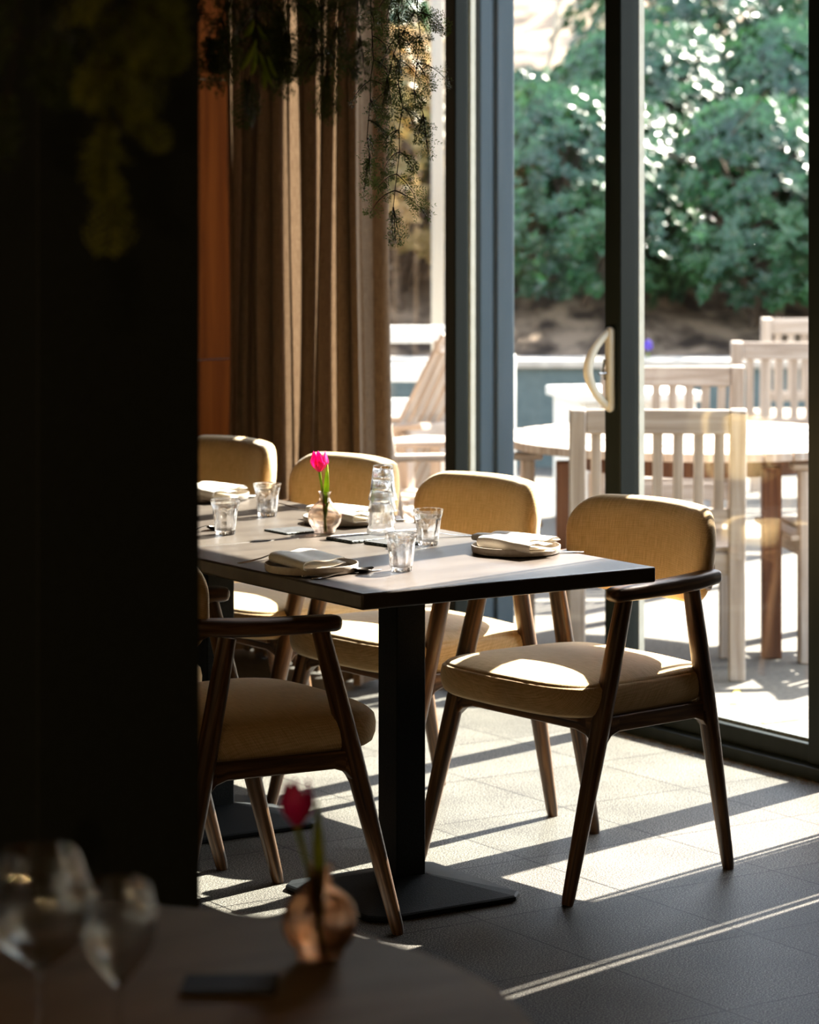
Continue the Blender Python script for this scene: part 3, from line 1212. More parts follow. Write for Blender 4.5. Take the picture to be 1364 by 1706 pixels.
def slate_mesh(w=0.1, d=0.1, t=0.006, seed=1):
    rnd = random.Random(seed)
    mb = MB()
    outline = []
    n = 22
    for s_ in range(4):
        for i in range(n):
            u = -1 + 2 * i / n
            j = rnd.uniform(-.012, .012)
            p = {0: (u, -1 + j), 1: (1 + j, u), 2: (-u, 1 + j), 3: (-1 + j, -u)}[s_]
            outline.append((p[0] * w / 2, p[1] * d / 2))
    lv = []
    for z, k in ((0, 0.97), (t * 0.4, 1.0), (t * 0.8, 0.985), (t, 0.96)):
        lv.append([(x * (k + rnd.uniform(-.006, .006)), y * (k + rnd.uniform(-.006, .006)), z) for x, y in outline])
    mb.mat = 1
    mb.rings(lv, closed_ends=False)
    mb.mat = 0
    o = len(mb.v)
    mb.v += [tuple(p) for p in lv[-1]]
    mb.f.append([o + k for k in range(len(lv[-1]))])
    mb.uv.append([(p[0], p[1]) for p in lv[-1]])
    mb.mi.append(0)
    return mb


SLG = 'square black slates in the middle of the dining tables'


def slate(loc, rz, label, seed, t=0.007, w=0.1, mats=('slate', 'slate_edge')):
    o = slate_mesh(w, w, t, seed).build('slate_coaster', [M[mats[0]], M[mats[1]]], smooth=False)
    o.location = loc
    o.rotation_euler = (0, 0, rz)
    tag(o, label, 'coaster', SLG)
    return o


s1 = slate(Vector((3.625, 5.700, TZ)), R(4), 'chipped black slate square at the foot of the stacked tumblers', 3, w=0.105)
s2 = slate(Vector((3.652, 5.588, TZ)), R(10), 'chipped black slate square between the stack and the nearest tumbler', 5, w=0.095)
s3 = slate(Vector((3.585, 5.925, TZ)), R(2), 'thin grey slate square left of the tulip vase', 9, t=0.005)


def make_vase(name, glassm, label, loc, group, sc=1.0, tall=1.0, tilt=(0, 0), stem_h=0.155, bloom=1.0, leaf_side=1, leafh=0.1):
    root = empty(name, loc)
    tag(root, label, 'vase', group)
    # bulb vase, double wall
    R0 = 0.0405
    out = [(0.002, 0.0), (0.018, 0.0), (0.024, 0.002)]
    for i in range(1, 15):
        th = -PI / 2 + 0.62 + (PI - 1.12) * i / 14
        out.append((R0 * math.cos(th), (0.040 + 0.0385 * math.sin(th)) * tall))
    zn = out[-1][1]
    out += [(0.0145, zn + 0.006), (0.0125, zn + 0.013), (0.0125, zn + 0.020), (0.0145, zn + 0.025), (0.0165, zn + 0.027)]
    inn = [(max(0.001, r - 0.0018), z + (0.0022 if z < 0.02 else 0)) for r, z in reversed(out)]
    inn[0] = (0.0155, out[-1][1] - 0.0005)
    mb = MB()
    mb.lathe([(r * sc, z * sc) for r, z in out + inn], 56)
    mb.build('glass_body', glassm, root)
    wt = [(0.001, 0.004)]
    lvl = 0.042 * tall
    for r, z in out[2:]:
        if z < lvl:
            wt.append((r - 0.0030, z + 0.003))
    wt += [(R0 - 0.0030, lvl), (0.001, lvl)]
    MB().lathe([(r * sc, z * sc) for r, z in wt], 48).build('water', M['water'], root)
    return root, (zn + 0.027) * sc


def tulip(loc, top, base, bloom_r, bloom_h, label, leaf_len, leaf_dir, group):
    """loc: world point of the stem foot; top: offset of the bloom's base"""
    root = empty('tulip', loc)
    tag(root, label, 'flower', group)
    top = Vector(top)
    base = Vector(base)
    P = [base, base.lerp(top, 0.35) + Vector((0.002, 0, 0)), base.lerp(top, 0.7) + Vector((0.003, 0.001, 0)), top]
    MB().tube(P, [0.0028, 0.003, 0.003, 0.0034], 10).build('stem', M['stem'], root)
    for k in range(6):
        a0 = 2 * PI * k / 6 + (0.2 if k % 2 else 0)
        inner = k % 2
        mb = MB()
        nu, nv = 8, 10
        for side in (0, 1):
            o = len(mb.v)
            for j in range(nv + 1):
                t = j / nv
                rad = bloom_r * (0.20 + 0.84 * math.sin(min(1, t * 1.9) * PI / 2) - 0.62 * max(0, t - .45) ** 1.3) * (0.9 if inner else 1.0) - side * 0.0007
                half = 0.62 * math.sin(PI * (0.14 + 0.80 * t)) ** 0.75
                if t > 0.95:
                    half *= 0.35
                for i in range(nu + 1):
                    u = -1 + 2 * i / nu
                    an = a0 + u * half
                    zz = bloom_h * (t - 0.05 * u * u * (t > .5))
                    mb.v.append((top.x + rad * math.cos(an), top.y + rad * math.sin(an), top.z + zz))
            for j in range(nv):
                for i in range(nu):
                    a_ = o + j * (nu + 1) + i
                    q = [a_, a_ + 1, a_ + nu + 2, a_ + nu + 1]
                    if side:
                        q.reverse()
                    mb.quad(q, [(0, 0)] * 4)
        mb.build('petal', M['petal'], root)
    # leaf
    mb = MB()
    ld = Vector(leaf_dir).normalized()
    n = 12
    sidev = (ld * 0.8 + ld.cross(Vector((0, 0, 1))) * 0.6).normalized()
    fdir = ld.cross(Vector((0, 0, 1))).normalized()
    o = len(mb.v)
    for j in range(n + 1):
        t = j / n
        c = base.lerp(top, 0.22 + 0.6 * t) + Vector((0, 0, leaf_len * t * 0.45)) + ld * (0.003 + 0.013 * t)
        w = 0.0085 * math.sin(PI * (0.12 + 0.86 * t)) ** 0.8
        for u in (-1, -.5, 0, .5, 1):
            mb.v.append(tuple(c + sidev * (w * u) - fdir * (0.004 * u * u)))
    for j in range(n):
        for i in range(4):
            a_ = o + j * 5 + i
            mb.quad([a_, a_ + 1, a_ + 6, a_ + 5], [(0, 0)] * 4)
    lf = mb.build('leaf', M['stem'], root)
    sm = lf.modifiers.new('solid', 'SOLIDIFY')
    sm.thickness = 0.0008
    return root


VL = Vector((3.629, 5.849, TZ))
make_vase('bud_vase', M['vase_pink'], 'blush round glass vase half full of water, beside stacked tumblers', VL, None)
rx = Vector((math.cos(YAW), -math.sin(YAW), 0))       # camera right in room coordinates
tl = tulip(VL, tuple(rx * -0.013 + Vector((0, 0, 0.148))), tuple(rx * 0.002 + Vector((0, 0, 0.008))), 0.0215, 0.049,
           'bright magenta tulip standing in the blush vase on the dining table', 0.105, tuple(rx), None)


# ------------------------------------------------------------------ foreground round table and its things
ft = empty('round_table', cw(-0.425, 2.797))
tag(ft, 'blurred brown round table in the foreground, below the dark pillar', 'table')
mb = MB()
mb.lathe([(0.001, 0.715), (0.540, 0.715), (0.552, 0.720), (0.5535, 0.735), (0.552, 0.746), (0.545, 0.75), (0.001, 0.75)], 128)
mb.build('tabletop', M['tabletop_fg'], ft)
MB().lathe([(0.04, 0.02), (0.04, 0.715)], 32).build('pedestal', M['steel_plate'], ft)
MB().lathe([(0.001, 0), (0.27, 0), (0.27, 0.012), (0.05, 0.03), (0.001, 0.03)], 64).build('base_plate', M['steel_plate'], ft)

FV = tpos(532, 1597)
make_vase('bud_vase', M['vase_amber'], 'blurred amber glass vase on the round foreground table', FV, None, sc=1.0, tall=1.0)
tulip(FV, tuple(rx * -0.024 + Vector((0, 0, 0.142))), tuple(rx * 0.004 + Vector((0, 0, 0.008))), 0.0185, 0.050,
      'blurred dark crimson tulip in the amber foreground vase', 0.12, tuple(rx), None)
fs = slate_mesh(0.098, 0.066, 0.006, 21).build('table_mat', [M['slate_fg'], M['slate_fg']], smooth=False)
fs.location = tpos(383, 1646)
fs.rotation_euler = (0, 0, -YAW)
tag(fs, 'small dark rectangular mat left of the amber vase on the round table', 'mat')


def make_wine(loc, H, rmax, rrim, label, zw=0.45):
    root = empty('wine_glass', loc)
    tag(root, label, 'glass', 'stemmed wine glasses on the round table')
    stem_h = H * 0.42
    bowl = H - stem_h
    out = []
    for i in range(17):
        t = i / 16
        if t < zw:
            r = 0.004 + (rmax - 0.004) * math.sin(t / zw * PI / 2) ** 0.95
        else:
            r = rmax + (rrim - rmax) * ((t - zw) / (1 - zw)) ** 1.3
        out.append((r, stem_h + bowl * t))
    inn = [(max(0.0015, r - 0.0011), z + (0.004 if i == 0 else 0.0006)) for i, (r, z) in enumerate(out)]
    inn = [(r, z) for r, z in reversed(inn)]
    inn[0] = (out[-1][0] - 0.0008, out[-1][1])
    foot = [(0.001, 0.0), (0.034, 0.0), (0.0355, 0.001), (0.034, 0.0022), (0.012, 0.0045), (0.0045, 0.010), (0.0034, 0.02), (0.0032, stem_h - 0.012)]
    MB().lathe(out + inn + [(0.0005, inn[-1][1])], 56).build('bowl', M['wine_glass'], root)
    MB().lathe(foot + [(0.004, stem_h)], 36).build('stem', M['wine_glass'], root)
    return root


make_wine(tpos(70, 1760), 0.197, 0.052, 0.034, 'taller wine glass at the lower left corner, blurred')
make_wine(tpos(197, 1765), 0.168, 0.037, 0.030, 'shorter rounder wine glass right of the taller one', zw=0.6)


# ------------------------------------------------------------------ hanging greenery
def frond(mb, o, d, L, seed, npin=15, wid=0.40, leafs=0.009, droop=0.5, dens=7):
    rnd = random.Random(seed)
    d = Vector(d).normalized()
    P = []
    p = Vector(o)
    n = npin
    step = L / n
    for i in range(n + 1):
        P.append(p.copy())
        d = (d + Vector((0, 0, -droop / n)) + Vector((rnd.uniform(-.05, .05), rnd.uniform(-.05, .05), 0))).normalized()
        p = p + d * step
    mb.mat = 1
    mb.tube(P, [0.0014 * (1 - .7 * i / n) for i in range(n + 1)], 5)
    mb.mat = 0
    side0 = d.cross(Vector((rnd.uniform(-1, 1), rnd.uniform(-1, 1), 0.4))).normalized()
    for i in range(1, n + 1):
        t = i / n
        tan = (P[i] - P[i - 1]).normalized()
        sd_ = (side0 - tan * side0.dot(tan)).normalized()
        nr = sd_.cross(tan)
        pl_ = L * wid * math.sin(PI * (0.15 + 0.8 * (1 - t))) * rnd.uniform(0.75, 1.1)
        for s_ in (-1, 1):
            pd = (sd_ * s_ + tan * 0.7 + nr * rnd.uniform(-.8, .8)).normalized()
            q0 = P[i]
            for k in range(dens):
                c = q0 + pd * (pl_ * (k + 0.7) / dens)
                for s2 in (-1, 1):
                    ld = (pd * 0.7 + pd.cross(nr) * s2 * 0.9 + nr * rnd.uniform(-.9, .9)).normalized()
                    wv = ld.cross(nr).normalized() * leafs * 0.13
                    ll = leafs * rnd.uniform(.8, 1.3) * (1 - .45 * k / dens)
                    b = len(mb.v)
                    mb.v += [tuple(c), tuple(c + ld * ll * .5 + wv), tuple(c + ld * ll), tuple(c + ld * ll * .5 - wv)]
                    mb.quad([b, b + 1, b + 2, b + 3], [(0, 0)] * 4)


def hanging_plant(label, top, stems, seed, mat='fern', leafs=0.009, dens=7, flen=(0.1, 0.2), step=0.06, stem_r=0.0022):
    """top: ceiling point; stems: lists of points in room coordinates"""
    rnd = random.Random(seed)
    root = empty('hanging_fern', top)
    tag(root, label, 'plant', 'ferny garlands hanging from the ceiling')
    T = Vector(top)
    sm = MB()
    fo = MB()
    for st_ in stems:
        P = [Vector(p) - T for p in st_]
        # subdivide
        Q = []
        for a_, b_ in zip(P[:-1], P[1:]):
            k = max(2, int((b_ - a_).length / 0.04))
            for i in range(k):
                Q.append(a_.lerp(b_, i / k) + Vector((rnd.uniform(-.004, .004), rnd.uniform(-.004, .004), 0)))
        Q.append(P[-1])
        sm.tube(Q, [stem_r * (1 - .6 * i / len(Q)) for i in range(len(Q))], 6)
        acc = 0
        for i in range(1, len(Q)):
            acc += (Q[i] - Q[i - 1]).length
            if acc > step or i == len(Q) - 1:
                acc = 0
                for s_ in range(2 if i < len(Q) - 1 else 3):
                    an = rnd.uniform(0, 2 * PI)
                    d = Vector((math.cos(an), math.sin(an), rnd.uniform(-.6, .1))) if i < len(Q) - 1 else Vector((math.cos(an) * .3, math.sin(an) * .3, -1))
                    frond(fo, Q[i], d, rnd.uniform(*flen), rnd.random(), leafs=leafs, droop=1.1, dens=dens, npin=9)
    sm.build('stem', M['vine_stem'], root)
    fo.build('foliage', [M[mat], M['vine_stem']], root, smooth=False)
    return root


def at(px, py, Z):
    """survey helper: room point seen at a photo position at depth Z"""
    v = cw((px - 682) * Z / FPX, Z, CAM_H - (py - 310) * Z / FPX)
    return v


CZ = 2.95


def gar(pxs, Z):
    first = at(pxs[0][0], pxs[0][1], Z)
    return [(first.x, first.y, CZ)] + [tuple(at(x, y, Z)) for x, y in pxs]


hanging_plant('sharp dark fern garland hanging before the right curtain edge and window', tuple(gar([(665, -60)], 5.8)[0]),
              [gar([(668, -60), (662, 60), (668, 180), (662, 290), (655, 345)], 5.8), gar([(690, -60), (700, 60), (690, 150), (705, 190)], 5.7),
               gar([(615, -60), (622, 100), (612, 200), (616, 260)], 5.9), gar([(645, -60), (690, 20), (655, 90), (645, 130)], 5.6)], 11,
              leafs=0.0085, flen=(0.045, 0.09), step=0.032, dens=5)
hanging_plant('blurred green garland hanging across the top of the curtain', tuple(gar([(430, -80)], 4.6)[0]),
              [gar([(400, -80), (410, 40), (425, 90), (415, 130)], 4.6), gar([(360, -80), (365, 30), (360, 60)], 4.5), gar([(440, -80), (445, 50), (465, 60)], 4.7),
               gar([(520, -90), (500, 0), (540, 90), (545, 120)], 4.7), gar([(570, -80), (575, 10), (560, 40)], 4.8), gar([(330, -80), (340, 20), (350, 60)], 4.5), gar([(385, -80), (380, 0), (372, 40)], 4.45), gar([(470, -80), (480, 0), (478, 50)], 4.6),
               gar([(545, -80), (540, 10), (520, 50)], 4.75), gar([(600, -80), (595, 0), (600, 60)], 4.9), gar([(420, -80), (440, -10), (470, 20)], 4.6)], 23,
              leafs=0.010, flen=(0.05, 0.09), step=0.04, dens=5)
hanging_plant('out-of-focus olive fern garland hanging in front of the dark pillar', tuple(gar([(215, -100)], 2.9)[0]),
              [gar([(225, -100), (222, 0), (215, 100), (190, 200), (195, 290)], 2.9), gar([(190, -100), (185, 20), (165, 130), (175, 200)], 2.85),
               gar([(250, -100), (235, 30), (232, 60)], 2.95), gar([(280, -100), (285, 5)], 3.0)], 31, mat='fern_olive', leafs=0.009, flen=(0.045, 0.08), step=0.035, dens=5)
hanging_plant('faint dark fern garland at the upper left corner before the pillar', tuple(gar([(40, -100)], 3.0)[0]),
              [gar([(110, -100), (105, 10), (95, 60)], 3.0), gar([(30, -100), (25, 60), (15, 150)], 3.0)], 37, mat='fern', leafs=0.009, flen=(0.05, 0.08), step=0.04, dens=5)
# broad leaved sprig among the blurred garland
sg = empty('leafy_sprig', tuple(gar([(400, -80)], 4.4)[0]))
tag(sg, 'sprig with long pointed green leaves hanging left of the bright curtain fold', 'plant')
T = Vector(sg.location)
sm_ = MB()
pp = [Vector(p) - T for p in gar([(430, -40), (425, 40), (432, 85)], 4.4)]
sm_.tube(pp, 0.002, 6)
sm_.build('stem', M['vine_stem'], sg)
lm = MB()
for (px, py, ex, ey) in ((432, 85, 455, 145), (428, 80, 418, 125), (446, 92, 462, 130), (430, 60, 400, 118), (425, 30, 405, 60), (428, 40, 450, 70), (440, 100, 440, 150)):
    a_, b_ = Vector(at(px, py, 4.4)) - T, Vector(at(ex, ey, 4.38)) - T
    d = b_ - a_
    sv = d.cross(Vector((0.3, -1, 0.2))).normalized()
    o = len(lm.v)
    n = 8
    for j in range(n + 1):
        t = j / n
        w = 0.0055 * math.sin(PI * t) ** 0.8
        c = a_ + d * t + Vector((0, 0, -0.006 * math.sin(PI * t)))
        lm.v += [tuple(c - sv * w), tuple(c + Vector((0, 0.002, 0))), tuple(c + sv * w)]
    for j in range(n):
        for i in range(2):
            q = o + j * 3 + i
            lm.quad([q, q + 1, q + 4, q + 3], [(0, 0)] * 4)
lm.build('foliage', M['stem'], sg)

# ------------------------------------------------------------------ outdoors: terrace
GZ = -0.05
struct('ground', MB().b2(XD + 0.14, 32, -12, 40, GZ - 0.2, GZ), M['pavers'])


def yl(x0, y0, x1, y1, nm, lab):
    def gp(x, y):
        Z = FPX * (CAM_H - GZ) / (y - 310)
        return cw((x - 682) * Z / FPX, Z, GZ)
    a_, b_ = gp(x0, y0), gp(x1, y1)
    mb = MB()
    n = 6
    mb.bar(a_ + Vector((0, 0, 0.0015)), b_ + Vector((0, 0, 0.0015)), 0.02, 0.003)
    o = mb.build(nm, M['yellow_line'])
    tag(o, lab, 'marking', 'worn yellow paint lines on the terrace')


yl(1228, 1150, 1221, 1174, 'painted_line', 'short worn yellow paint dash beside the weathered chair leg outside')
yl(1270, 1206, 1336, 1198, 'painted_line', 'longer worn yellow paint line just outside the door glass')

# retaining wall (runs square to the view), coping, bank behind
rw = empty('garden_wall')
rw['kind'] = 'structure'
rw.location = cw(0.3, 16.7, 0)
rw.rotation_euler = (0, 0, -YAW)
MB().b2(-9, 9, 0, 0.25, GZ, 0.525).build('render', M['render_wall'], rw, smooth=False)
MB().b2(-9, 9, -0.04, 0.3, 0.525, 0.575).build('coping', M['coping'], rw, bevel=0.01)
bk = MB()
nx, ny = 80, 70
for j in range(ny + 1):
    for i in range(nx + 1):
        x = -13 + 26 * i / nx
        y = 0.2 + 24 * j / ny
        z = 0.46 + 0.02 * y + (0.38 * (y - 1.0) if y > 1.0 else 0)
        z += 0.22 * noise.noise(Vector((x * .6, y * .6, 0))) * min(1, y / 2) + 0.05 * noise.noise(Vector((x * 4, y * 4, 1)))
        bk.v.append((x, y, z))
for j in range(ny):
    for i in range(nx):
        a_ = j * (nx + 1) + i
        bk.quad([a_, a_ + 1, a_ + nx + 2, a_ + nx + 1], [(0, 0)] * 4)
bo = bk.build('hillside_ground', M['soil'])
bo['kind'] = 'structure'
bo.location = rw.location
bo.rotation_euler = rw.rotation_euler


# shrubs
def leaf_quad(mb, c, d, up, l, w):
    s_ = d.cross(up)
    if s_.length < 1e-4:
        s_ = Vector((1, 0, 0))
    s_.normalize()
    nrm = s_.cross(d).normalized()
    b = len(mb.v)
    fold = nrm * (w * .25)
    mb.v += [tuple(c), tuple(c + d * l * .45 + s_ * w + fold), tuple(c + d * l - nrm * (l * .12)), tuple(c + d * l * .45 - s_ * w + fold), tuple(c + d * l * .5)]
    mb.quad([b, b + 1, b + 2, b + 4], [(0, 0)] * 4)
    mb.quad([b, b + 4, b + 2, b + 3], [(0, 0)] * 4)


def shrub(name, label, xc, z, base_h, rx_, ry_, h, nclump, seed, mat, leaf_l=0.085, leaf_w=0.020, low=0.12, per=8, group=None, cat='shrub'):
    rnd = random.Random(seed)
    root = empty(name, cw(xc, z, base_h), -YAW)
    tag(root, label, cat, group)
    fo = MB()
    wd = MB()
    for k in range(9):
        an = rnd.uniform(0, 2 * PI)
        r = rnd.uniform(.2, .75)
        tip = Vector((rx_ * r * math.cos(an), ry_ * r * math.sin(an), h * rnd.uniform(.55, .9)))
        b0 = Vector((rnd.uniform(-.15, .15), rnd.uniform(-.15, .15), -0.3))
        mid = b0.lerp(tip, .5) + Vector((rnd.uniform(-.15, .15), rnd.uniform(-.15, .15), 0))
        wd.tube([b0, mid, tip], [0.035, 0.022, 0.008], 7)
        for q in range(5):
            t = rnd.uniform(.35, .95)
            p = mid.lerp(tip, t)
            e = p + Vector((rnd.uniform(-.5, .5), rnd.uniform(-.5, .5), rnd.uniform(.05, .45)))
            wd.tube([p, e], [0.008, 0.003], 5)
    for k in range(nclump):
        # shell-weighted point in a lumpy dome
        u = rnd.uniform(low, 1.0)
        an = rnd.uniform(0, 2 * PI)
        rr = math.sqrt(max(0.02, 1 - ((u - 0.42) / 0.60) ** 2)) * rnd.uniform(0.72, 1.0)
        n_ = 1 + 0.28 * noise.noise(Vector((math.cos(an) * 1.7 + seed, math.sin(an) * 1.7, u * 3)))
        c = Vector((rx_ * rr * math.cos(an) * n_, ry_ * rr * math.sin(an) * n_, h * u))
        outd = Vector((math.cos(an), math.sin(an), 0.7)).normalized()
        for q in range(per):
            a2 = 2 * PI * q / per + rnd.uniform(-.3, .3)
            t1 = outd.cross(Vector((0, 0, 1))).normalized()
            t2 = outd.cross(t1)
            d = (outd * rnd.uniform(.2, .8) + t1 * math.cos(a2) + t2 * math.sin(a2)).normalized()
            leaf_quad(fo, c, d, outd, leaf_l * rnd.uniform(.7, 1.25), leaf_w * rnd.uniform(.8, 1.2))
    wd.build('branches', M['bark'], root)
    fo.build('foliage', M[mat], root, smooth=False)
    return root


HG = 'glossy evergreen shrubs behind the terrace wall'


def bank(z):
    y = z - 16.7
    return 0.46 + 0.02 * y + max(0, 0.38 * (y - 1.0))


for (xc, z, rx_, ry_, h, n, sd_, lab) in (
        (1.05, 18.5, 0.95, 0.85, 1.50, 1900, 3, 'glossy green shrub low on the bank, between the blue column and the handle stile'),
        (2.25, 18.35, 0.85, 0.8, 1.45, 1800, 5, 'glossy green shrub low on the bank, just right of the handle stile'),
        (3.15, 18.6, 0.85, 0.8, 1.50, 1700, 8, 'glossy green shrub low on the bank, against the right door stile'),
        (0.78, 19.9, 0.75, 0.7, 1.05, 1100, 12, 'glossy green shrub halfway up the bank with bare ground above it'),
        (1.65, 19.9, 0.85, 0.8, 1.40, 1700, 14, 'glossy green shrub halfway up the bank, straight above the door handle'),
        (2.65, 19.8, 0.85, 0.8, 1.45, 1700, 15, 'glossy green shrub halfway up the bank, above the slatted chair backs'),
        (3.6, 20.0, 0.85, 0.8, 1.50, 1400, 16, 'glossy green shrub halfway up the bank, half cut by the right stile'),
        (2.05, 21.3, 0.95, 0.8, 1.45, 1500, 18, 'sunlit green shrub high on the bank at the top of the right pane, left one'),
        (3.25, 21.3, 0.95, 0.8, 1.50, 1400, 20, 'sunlit green shrub high on the bank in the top right corner of the pane')):
    shrub('evergreen_shrub', lab, xc, z, bank(z), rx_, ry_ * 1.1, h * 0.93, int(n * 0.62), sd_, 'hedge', leaf_l=0.088, leaf_w=0.021, low=0.08, per=8, group=HG)
shrub('dry_shrub', 'ochre leaved dry shrub seen left of the doors beside the curtain', -0.1, 18.6, 0.85, 0.85, 0.7, 1.7, 900, 17, 'dry_leaf', leaf_l=0.09, leaf_w=0.025, per=7)
shrub('evergreen_shrub', 'darker shrub standing behind the ochre one beside the curtain', -0.75, 20.4, 1.6, 1.0, 0.8, 1.7, 1300, 19, 'hedge', group=HG)

# bare pale branches on the bank
bb = empty('bare_shrub', cw(0.7, 22.5, 2.3), -YAW)
tag(bb, 'leafless pale branches on the bank above the green shrub', 'shrub')
wb = MB()
rnd = random.Random(77)


def branch(p, d, L, r, dep):
    q = p + d * L
    m_ = p.lerp(q, .5) + Vector((rnd.uniform(-.05, .05), rnd.uniform(-.05, .05), rnd.uniform(-.05, .05))) * L
    wb.tube([p, m_, q], [r, r * .8, r * .6], 6)
    if dep:
        for k in range(3):
            d2 = (d + Vector((rnd.uniform(-.8, .8), rnd.uniform(-.4, .4), rnd.uniform(-.3, .4)))).normalized()
            branch(p.lerp(q, rnd.uniform(.4, 1)), d2, L * .68, r * .6, dep - 1)


for k in range(4):
    branch(Vector((rnd.uniform(-.3, .3), 0, -0.2)), Vector((rnd.uniform(-.6, .6), 0, 1)).normalized(), 1.1, 0.025, 4)
wb.build('branches', M['post_beige'], bb)

# violet flower on the wall
vf = empty('violet_flower', cw(1.39, 16.78, 0.575), 0)
tag(vf, 'tiny violet flower standing on the terrace wall by the door stile', 'flower')
MB().tube([(0, 0, 0), (0, 0, 0.05)], 0.004, 6).build('stem', M['stem'], vf)
MB().lathe([(0.003, 0.045), (0.02, 0.055), (0.026, 0.08), (0.018, 0.10), (0.004, 0.112)], 12, flute=lambda th, z, j: 1 + .15 * math.cos(5 * th)).build('bloom', M['violet'], vf)


# ------------------------------------------------------------------ garden furniture
def garden_chair(label, xc, z, rz, w=0.58, h=0.90, wood='teak', arms=False, nsl=7, group='slat-backed teak garden chairs on the terrace', deep=0.46):
    root = empty('garden_chair', cw(xc, z, GZ), -YAW + rz)
    tag(root, label, 'chair', group)
    m = M[wood]
    pw = 0.055
    lean = -0.07

    def by(zz):
        return lean * max(0, (zz - 0.4) / (h - 0.4))
    for s_ in (-1, 1):
        mb = MB()
        x = s_ * (w / 2 - pw / 2)
        mb.bar((x, 0.0, 0), (x, 0.0, 0.42), pw, 0.045, up=(0, 1, 0))
        mb.bar((x, 0.0, 0.40), (x, by(h), h), pw, 0.045, up=(0, 1, 0))
        mb.build('leg', m, root, bevel=0.006)
        mb = MB()
        mb.bar((x, deep, 0), (x, deep, 0.66 if arms else 0.42), 0.05, 0.045, up=(0, 1, 0))
        mb.build('leg', m, root, bevel=0.006)
        if arms:
            mb = MB()
            mb.b2(x - 0.032, x + 0.032, by(.66) - 0.01, deep + 0.05, 0.66, 0.685)
            mb.build('armrest', m, root, bevel=0.008)
    mb = MB()
    mb.bar((-w / 2 + pw, by(h - .04), h - 0.042), (w / 2 - pw, by(h - .04), h - 0.042), 0.028, 0.080)
    mb.build('top_rail', m, root, bevel=0.005)
    mb = MB()
    mb.bar((-w / 2 + pw, by(.55), 0.545), (w / 2 - pw, by(.55), 0.545), 0.028, 0.050)
    mb.build('back_rail', m, root, bevel=0.005)
    n = nsl
    inner = w - 2 * pw
    for i in range(n):
        x = -inner / 2 + inner * (i + 0.5) / n
        MB().bar((x, by(.57), 0.56), (x, by(h - .07), h - 0.07), 0.033, 0.016, up=(0, 1, 0)).build('back_slat', m, root, bevel=0.003)
    mb = MB()
    for i in range(6):
        y = 0.04 + (deep - 0.02) * i / 5
        mb.b2(-w / 2 + 0.01, w / 2 - 0.01, y - 0.032, y + 0.032, 0.42, 0.44)
    mb.build('seat', m, root, bevel=0.004)
    mb = MB()
    for s_ in (-1, 1):
        mb.b2(s_ * (w / 2 - .045) - .012, s_ * (w / 2 - .045) + .012, 0.02, deep - .02, 0.35, 0.42)
    mb.b2(-w / 2 + .05, w / 2 - .05, deep - .03, deep - .008, 0.35, 0.42)
    mb.b2(-w / 2 + .05, w / 2 - .05, -.01, .012, 0.35, 0.42)
    mb.build('apron', m, root, bevel=0.003)
    return root


garden_chair('bleached slat-back garden chair nearest the glass, back to the room', 0.815, 9.5, R(-2))
garden_chair('bleached slat-back garden chair just behind and above the nearest one', 1.065, 11.75, R(3), h=0.9)
garden_chair('slat-back garden chair farther right beyond the round table', 1.76, 13.2, R(-4), h=0.92)
garden_chair('farthest slat-back garden chair, only its top rail above the others', 2.10, 14.9, R(0), h=0.95)
garden_chair('brown teak armchair at the right end of the round table', 1.78, 10.15, R(96), wood='teak', arms=True)
garden_chair('brown teak armchair at the left end of the round table beside the column', -0.08, 10.4, R(-80), wood='teak', arms=True)

gt_ = empty('garden_table', cw(1.03, 10.38, GZ), -YAW)
tag(gt_, 'round slatted teak garden table on the terrace, sun-bleached top', 'table')
mb = MB()
Rt = 0.70
ns = 13
for i in range(ns):
    x0 = -Rt + 2 * Rt * i / ns + 0.004
    x1 = -Rt + 2 * Rt * (i + 1) / ns - 0.004
    nseg = 6
    top_, bot_ = [], []
    xs = [x0 + (x1 - x0) * k / nseg for k in range(nseg + 1)]
    ring_t = [(x, -math.sqrt(max(0, Rt * Rt - x * x)) * 1.0) for x in xs] + [(x, math.sqrt(max(0, Rt * Rt - x * x)) * 1.0) for x in reversed(xs)]
    rot = R(18)
    ring_t = [(x * math.cos(rot) - y * math.sin(rot), x * math.sin(rot) + y * math.cos(rot)) for x, y in ring_t]
    mb.rings([[(x, y, 0.70) for x, y in ring_t], [(x, y, 0.73) for x, y in ring_t]])
mb.build('tabletop', M['teak'], gt_, bevel=0.003)
mb = MB()
for k in range(48):
    a0, a1 = 2 * PI * k / 48, 2 * PI * (k + 1) / 48
    mb.bar((0.42 * math.cos(a0), .42 * math.sin(a0), 0.66), (0.42 * math.cos(a1), .42 * math.sin(a1), 0.66), 0.022, 0.078)
mb.b2(-.6, .6, -.03, .03, .688, .70)
mb.b2(-.03, .03, -.6, .6, .688, .70)
mb.build('apron', M['teak_brown'], gt_)
for ax, ay in ((0.22, -0.42), (-0.48, -0.22), (0.48, 0.22), (-0.22, 0.45)):
    MB().b2(ax - .033, ax + .033, ay - .033, ay + .033, 0, 0.66).build('leg', M['teak_brown'], gt_, bevel=0.005)

# white storage box by the wall
wb_ = empty('planter_box', cw(1.04, 14.0, GZ), -YAW + R(12))
tag(wb_, 'white painted low box standing before the terrace wall', 'box')
MB().b2(-0.28, 0.28, -0.28, 0.28, 0.0, 0.60).build('body', M['white_wood'], wb_, bevel=0.006)
MB().b2(-0.31, 0.31, -0.31, 0.31, 0.60, 0.645).build('lid', M['white_wood'], wb_, bevel=0.006)


